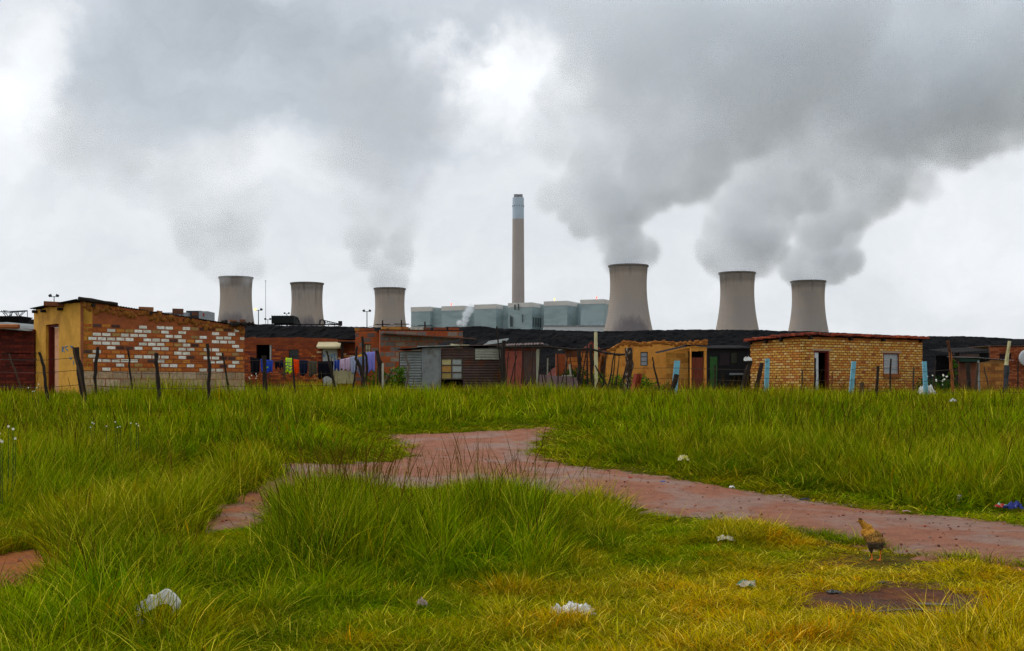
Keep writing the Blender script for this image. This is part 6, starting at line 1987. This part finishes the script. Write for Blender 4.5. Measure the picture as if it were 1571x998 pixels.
def scatter(name, label, protos, P, rot, scl, tint, idx, cat='grass'):
    coll = bpy.data.collections.new(name + '_blades')
    for o in protos: coll.objects.link(o)
    me = bpy.data.meshes.new(name)
    me.vertices.add(len(P)); me.vertices.foreach_set('co', np.asarray(P, dtype=np.float32).ravel())
    for nm, ty, arr, key in (('rot', 'FLOAT_VECTOR', rot, 'vector'), ('scl', 'FLOAT_VECTOR', scl, 'vector'), ('tint', 'FLOAT', tint, 'value'), ('idx', 'INT', idx, 'value'), ('rv', 'FLOAT', np.random.RandomState(len(P)).rand(len(P)), 'value')):
        at = me.attributes.new(nm, ty, 'POINT'); at.data.foreach_set(key, np.asarray(arr, dtype=np.int32 if ty == 'INT' else np.float32).ravel())
    me.update()
    ob = bpy.data.objects.new(name, me); COL.objects.link(ob)
    ng = bpy.data.node_groups.new(name, 'GeometryNodeTree')
    ng.interface.new_socket('Geometry', in_out='INPUT', socket_type='NodeSocketGeometry'); ng.interface.new_socket('Geometry', in_out='OUTPUT', socket_type='NodeSocketGeometry')
    N, L = ng.nodes, ng.links
    gi = N.new('NodeGroupInput'); go = N.new('NodeGroupOutput')
    ci = N.new('GeometryNodeCollectionInfo'); ci.inputs['Collection'].default_value = coll; ci.inputs['Separate Children'].default_value = True; ci.inputs['Reset Children'].default_value = True
    ip = N.new('GeometryNodeInstanceOnPoints'); ip.inputs['Pick Instance'].default_value = True
    L.new(gi.outputs[0], ip.inputs['Points']); L.new(ci.outputs[0], ip.inputs['Instance'])

    def attr(nm, ty):
        n = N.new('GeometryNodeInputNamedAttribute'); n.data_type = ty; n.inputs['Name'].default_value = nm; return n.outputs[0]
    L.new(attr('idx', 'INT'), ip.inputs['Instance Index'])
    er = N.new('FunctionNodeEulerToRotation'); L.new(attr('rot', 'FLOAT_VECTOR'), er.inputs[0]); L.new(er.outputs[0], ip.inputs['Rotation'])
    L.new(attr('scl', 'FLOAT_VECTOR'), ip.inputs['Scale'])
    L.new(ip.outputs[0], go.inputs[0])
    ob.modifiers.new('grass', 'NODES').node_group = ng
    tag(ob, label, cat, None, 'stuff')
    return ob


def vnoise(x, y, s, seed=0):
    """cheap smooth value noise, 0..1"""
    rs = np.random.RandomState(seed); T = rs.rand(64, 64)
    u, v = x / s, y / s
    i, j = np.floor(u).astype(int), np.floor(v).astype(int); fu, fv = u - i, v - j
    fu = fu * fu * (3 - 2 * fu); fv = fv * fv * (3 - 2 * fv)
    a = T[i % 64, j % 64]; b = T[(i + 1) % 64, j % 64]; c = T[i % 64, (j + 1) % 64]; d = T[(i + 1) % 64, (j + 1) % 64]
    return (a * (1 - fu) + b * fu) * (1 - fv) + (c * (1 - fu) + d * fu) * fv


def S(a, b, x):
    t = np.clip((x - a) / (b - a), 0, 1); return t * t * (3 - 2 * t)


# foot prints of the buildings keep grass out of the rooms
HOUSES = []
for fr_, dep in ((B1, 3.6), (SA, 3.2), (SC, 3.5), (SD1, 3.2), (SE, 2.6), (SF, 2.3), (SG, 2.8), (SH, 3.4), (SO2, 1.5), (SK, 2.6), (SI1, 3.0), (SJ, 2.5), (SM, 4), (SN, 2.3)):
    HOUSES.append(np.array([tuple(Vector(fr_.p(u, d, 0))[:2]) for u, d in ((.05, -.05), (fr_.L - .05, -.05), (fr_.L - .05, -dep), (.05, -dep))]))


def field(n, y0, y1, side, seed):
    """random ground points inside (and a little beyond) the view between two distances"""
    rs = np.random.RandomState(seed)
    Y = np.sqrt(rs.uniform(y0 ** 2, y1 ** 2, n)); K = .4365 + side
    X = rs.uniform(-1, 1, n) * (K * Y + .8)
    return X, Y, rs


def heights(X, Y):
    """(height of the grass, how yellow, density) at ground points"""
    px = CX + X / Y * F; py = HY + (EYE - gnp(X, Y)) / Y * F
    ins = inside(PATH, X, Y); e = edge_dist(PATH, X, Y)
    inm = inside(MUDP, X, Y); em = edge_dist(MUDP, X, Y)
    n1 = vnoise(X, Y, 1.6, 1); n2 = vnoise(X + 9, Y, .6, 2); n3 = vnoise(X, Y + 4, 4.0, 3)
    # north of the track: a meadow rising from a cropped verge
    h = .09 + .42 * S(.3, 2.6, e) + .16 * (n1 - .5) + .08 * (n2 - .5)
    h *= .85 + .4 * n3
    tint = .10 + .20 * S(22, 44, Y) + .22 * (n1 - .5) * S(20, 30, Y)
    tint = np.where(e < .9, tint + .15 * (1 - e / .9), tint)
    h -= .14 * S(860, 1000, px) * S(24, 30, Y)
    h *= 1 - .16 * S(26, 32, Y)
    left = S(640, 380, px) * S(20, 15, Y)
    h += .18 * left
    # short green apron behind the left branch of the track
    ap = S(650, 600, px) * S(330, 380, px) * S(696, 704, py) * (py < 730)
    # south of the track
    sy = np.interp(px, [-600, 0, 80, 180, 300, 430, 520, 650, 870, 1000, 1150, 1280, 1380, 1450, 1571, 2200], [945, 905, 893, 862, 824, 768, 754, 753, 764, 786, 809, 832, 848, 862, 872, 930])
    south = (py > sy - 2)
    c1 = S(380, 470, px) * S(900, 800, px) * S(925, 850, py)
    hs = .13 + .56 * c1 * (.6 + .8 * n1) * (.22 + .78 * S(764, 845, py))
    hs += .26 * S(380, 250, px) * S(860, 930, py) * (.6 + .7 * n1)
    hs += .20 * S(600, 500, px) * S(960, 930, py) * (.6 + .6 * n1)
    hs += .16 * S(1050, 1090, px) * S(1290, 1220, px) * S(845, 822, py) * n2 * 1.6
    hs += .22 * S(860, 900, px) * S(1010, 900, px) * S(860, 800, py)
    hs += .24 * S(1380, 1500, px) * S(960, 985, py)
    hs += .15 * S(1440, 1470, px) * S(1530, 1490, px) * S(900, 880, py) * S(862, 872, py)
    hs *= np.where((px > 940) & (py < 960), .72, 1)
    hs = np.where((px > 1180) & (py < 905), hs * .55, hs)
    hs = hs * (.35 + .65 * S(.0, .35, e))
    hs = np.where(Y < 6.9, np.minimum(hs, .26), hs)
    ts = .17 + .45 * S(560, 860, px) * S(850, 905, py) + .32 * S(1000, 1200, px) + .5 * (n1 - .5) + .3 * (n2 - .5)
    ts -= .40 * c1
    ts = ts - .22 * S(300, 120, px) + .1 * S(900, 980, py) * S(300, 500, px)
    hs *= 1 - .72 * S(150, 90, px) * S(965, 930, py) * (py > 880)
    hs *= 1 - .7 * S(270, 300, px) * S(450, 420, px) * S(880, 840, py)
    ts = ts + .40 * S(1190, 1260, px) * S(915, 895, py)
    h = np.where(south, hs, h); tint = np.where(south, ts, tint)
    h = np.where(south, h, h * (1 + (.75 * (vnoise(X, Y, 1.1, 8) - .5) + .5 * (vnoise(X, Y, 2.7, 9) - .5)) * S(18, 26, Y)))
    n4 = vnoise(X, Y, .22, 5); n5 = vnoise(X + 3, Y + 7, .42, 6)
    near_ = S(20, 14, Y)
    h = h * (1 + near_ * (.75 * (n5 - .5) + .5 * (n4 - .5)))
    tint = tint + near_ * (.5 * (n5 - .5) + .25 * (n4 - .5))
    d = 1 - .55 * near_ * S(.45, .15, n5) * S(.6, .3, n4)
    d = np.where(ins & (e > .07 + .12 * n2), 0, d)
    qx = px + 130 * (n1 - .5) + 70 * (n2 - .5); qy = py + 34 * (n2 - .5) + 20 * (n1 - .5)
    cover = ins & (((qx > 85) & (qx < 275)) | ((qx < 385) & (qx > 85) & (qy < 764)))
    d = np.where(cover, 1, d); h = np.where(cover, .42 + .2 * n1, h); tint = np.where(cover, .2, tint)
    hx, hy = G(1342, 862)
    hd_ = np.hypot(X - hx, Y - hy); h = h * (.16 + .84 * S(.3, .9, hd_)); d = d * (.35 + .65 * S(.1, .5, hd_))
    d = np.where(inm & (em > .03 + .1 * n2), .16 * (n2 > .55), d); d = np.where(~inm & (em < .25), d * .6, d)
    # worn ground round the hen
    worn = S(1190, 1260, px) * S(905, 880, py) * south
    d = d * (1 - .55 * worn * (n2 > .45))
    for Hs in HOUSES:
        d = np.where(inside(Hs, X, Y), 0, d)
    return h, np.clip(tint, 0, 1), d, e, south, px, py


def place(name, label, protos, n, y0, y1, seed, filt, hscale, wscale, side=.10, href=.6):
    X, Y, rs = field(n, y0, y1, side, seed)
    h, tint, d, e, south, px, py = heights(X, Y)
    keep = (rs.rand(len(X)) < d) & filt(h, e, south, Y, px, py, rs.rand(len(X)), X)
    X, Y, h, tint = X[keep], Y[keep], h[keep], tint[keep]
    k = len(X)
    P = np.stack([X, Y, gnp(X, Y) - .01], 1)
    rot = np.stack([rs.uniform(-.13, .13, k), rs.uniform(-.13, .13, k), rs.uniform(0, 6.28, k)], 1)
    hz = np.minimum(h / href * hscale * rs.uniform(.75, 1.25, k), 1.45)
    wz = wscale * rs.uniform(.8, 1.2, k)
    scl = np.stack([wz, wz, hz], 1)
    return scatter(name, label, protos, P, rot, scl, np.clip(tint + rs.uniform(-.12, .12, k), 0, 1), rs.randint(0, len(protos), k))


tall_near = [tuft('tuft_a%d' % i, 30, .14, .26, .66, .0092, .75, 100 + i, seeds=0, segs=5) for i in range(7)]
tall_far = [tuft('tuft_b%d' % i, 46, .34, .26, .68, .021, .5, 120 + i, seeds=(1 if i < 2 else 0), segs=3) for i in range(6)]
short_t = [tuft('tuft_c%d' % i, 36, .13, .04, .17, .0075, 1.3, 140 + i, segs=3) for i in range(7)]
stalks = [tuft('tuft_d%d' % i, 3, .16, .26, .74, .0078, 1.1, 160 + i, seeds=5, segs=6) for i in range(6)]
strands = [tuft('tuft_e%d' % i, 2, .10, .5, .8, .0085, 1.6, 180 + i, segs=8, droop=.9, kf=.2) for i in range(6)]

place('tall_grass', 'tall green grass in the foreground and along the near track', tall_near, 15000, 4.6, 20, 1,
      lambda h, e, s, Y, px, py, r, X: (h > .2), 1.0, 1.0, href=.58)
place('meadow_grass', 'tall meadow grass filling the ground up to the houses', tall_far, 15000, 14, 57, 2,
      lambda h, e, s, Y, px, py, r, X: (h > .17) & (Y > 15), 1.0, 1.0, side=.12, href=.6)
place('short_grass', 'short yellowish grass and turf in the foreground', short_t, 30000, 4.6, 13, 3,
      lambda h, e, s, Y, px, py, r, X: (h <= .34) | (r < .25), 1.25, 1.0, href=.22)
place('verge_grass', 'cropped green grass along the edges of the track', short_t, 26000, 12, 29, 4,
      lambda h, e, s, Y, px, py, r, X: (e < 1.8) & (r < .9), 1.5, 1.7, side=.04, href=.42)
place('seeding_grass', 'dark seed heads standing over the tall grass', stalks, 6500, 6.0, 18, 5,
      lambda h, e, s, Y, px, py, r, X: (h > .33) & (r < np.where(s & (px > 380) & (px < 900), .60, .16) * S(.35, .65, vnoise(X, px * 0 + Y, .8, 12))), 1.34, 1.0, href=.6)
place('seeding_meadow_grass', 'sparse dark seed heads in the far meadow', stalks, 3000, 18, 45, 6,
      lambda h, e, s, Y, px, py, r, X: (h > .3) & (r < np.where(px > 1000, .85, .2)), 1.02, 1.3, href=.6)
place('long_grass_strands', 'long arching yellow-green grass strands', strands, 5200, 5.0, 20, 7,
      lambda h, e, s, Y, px, py, r, X: (h > .22) | ((h > .09) & (r < .3)), .85, .9, href=.42)
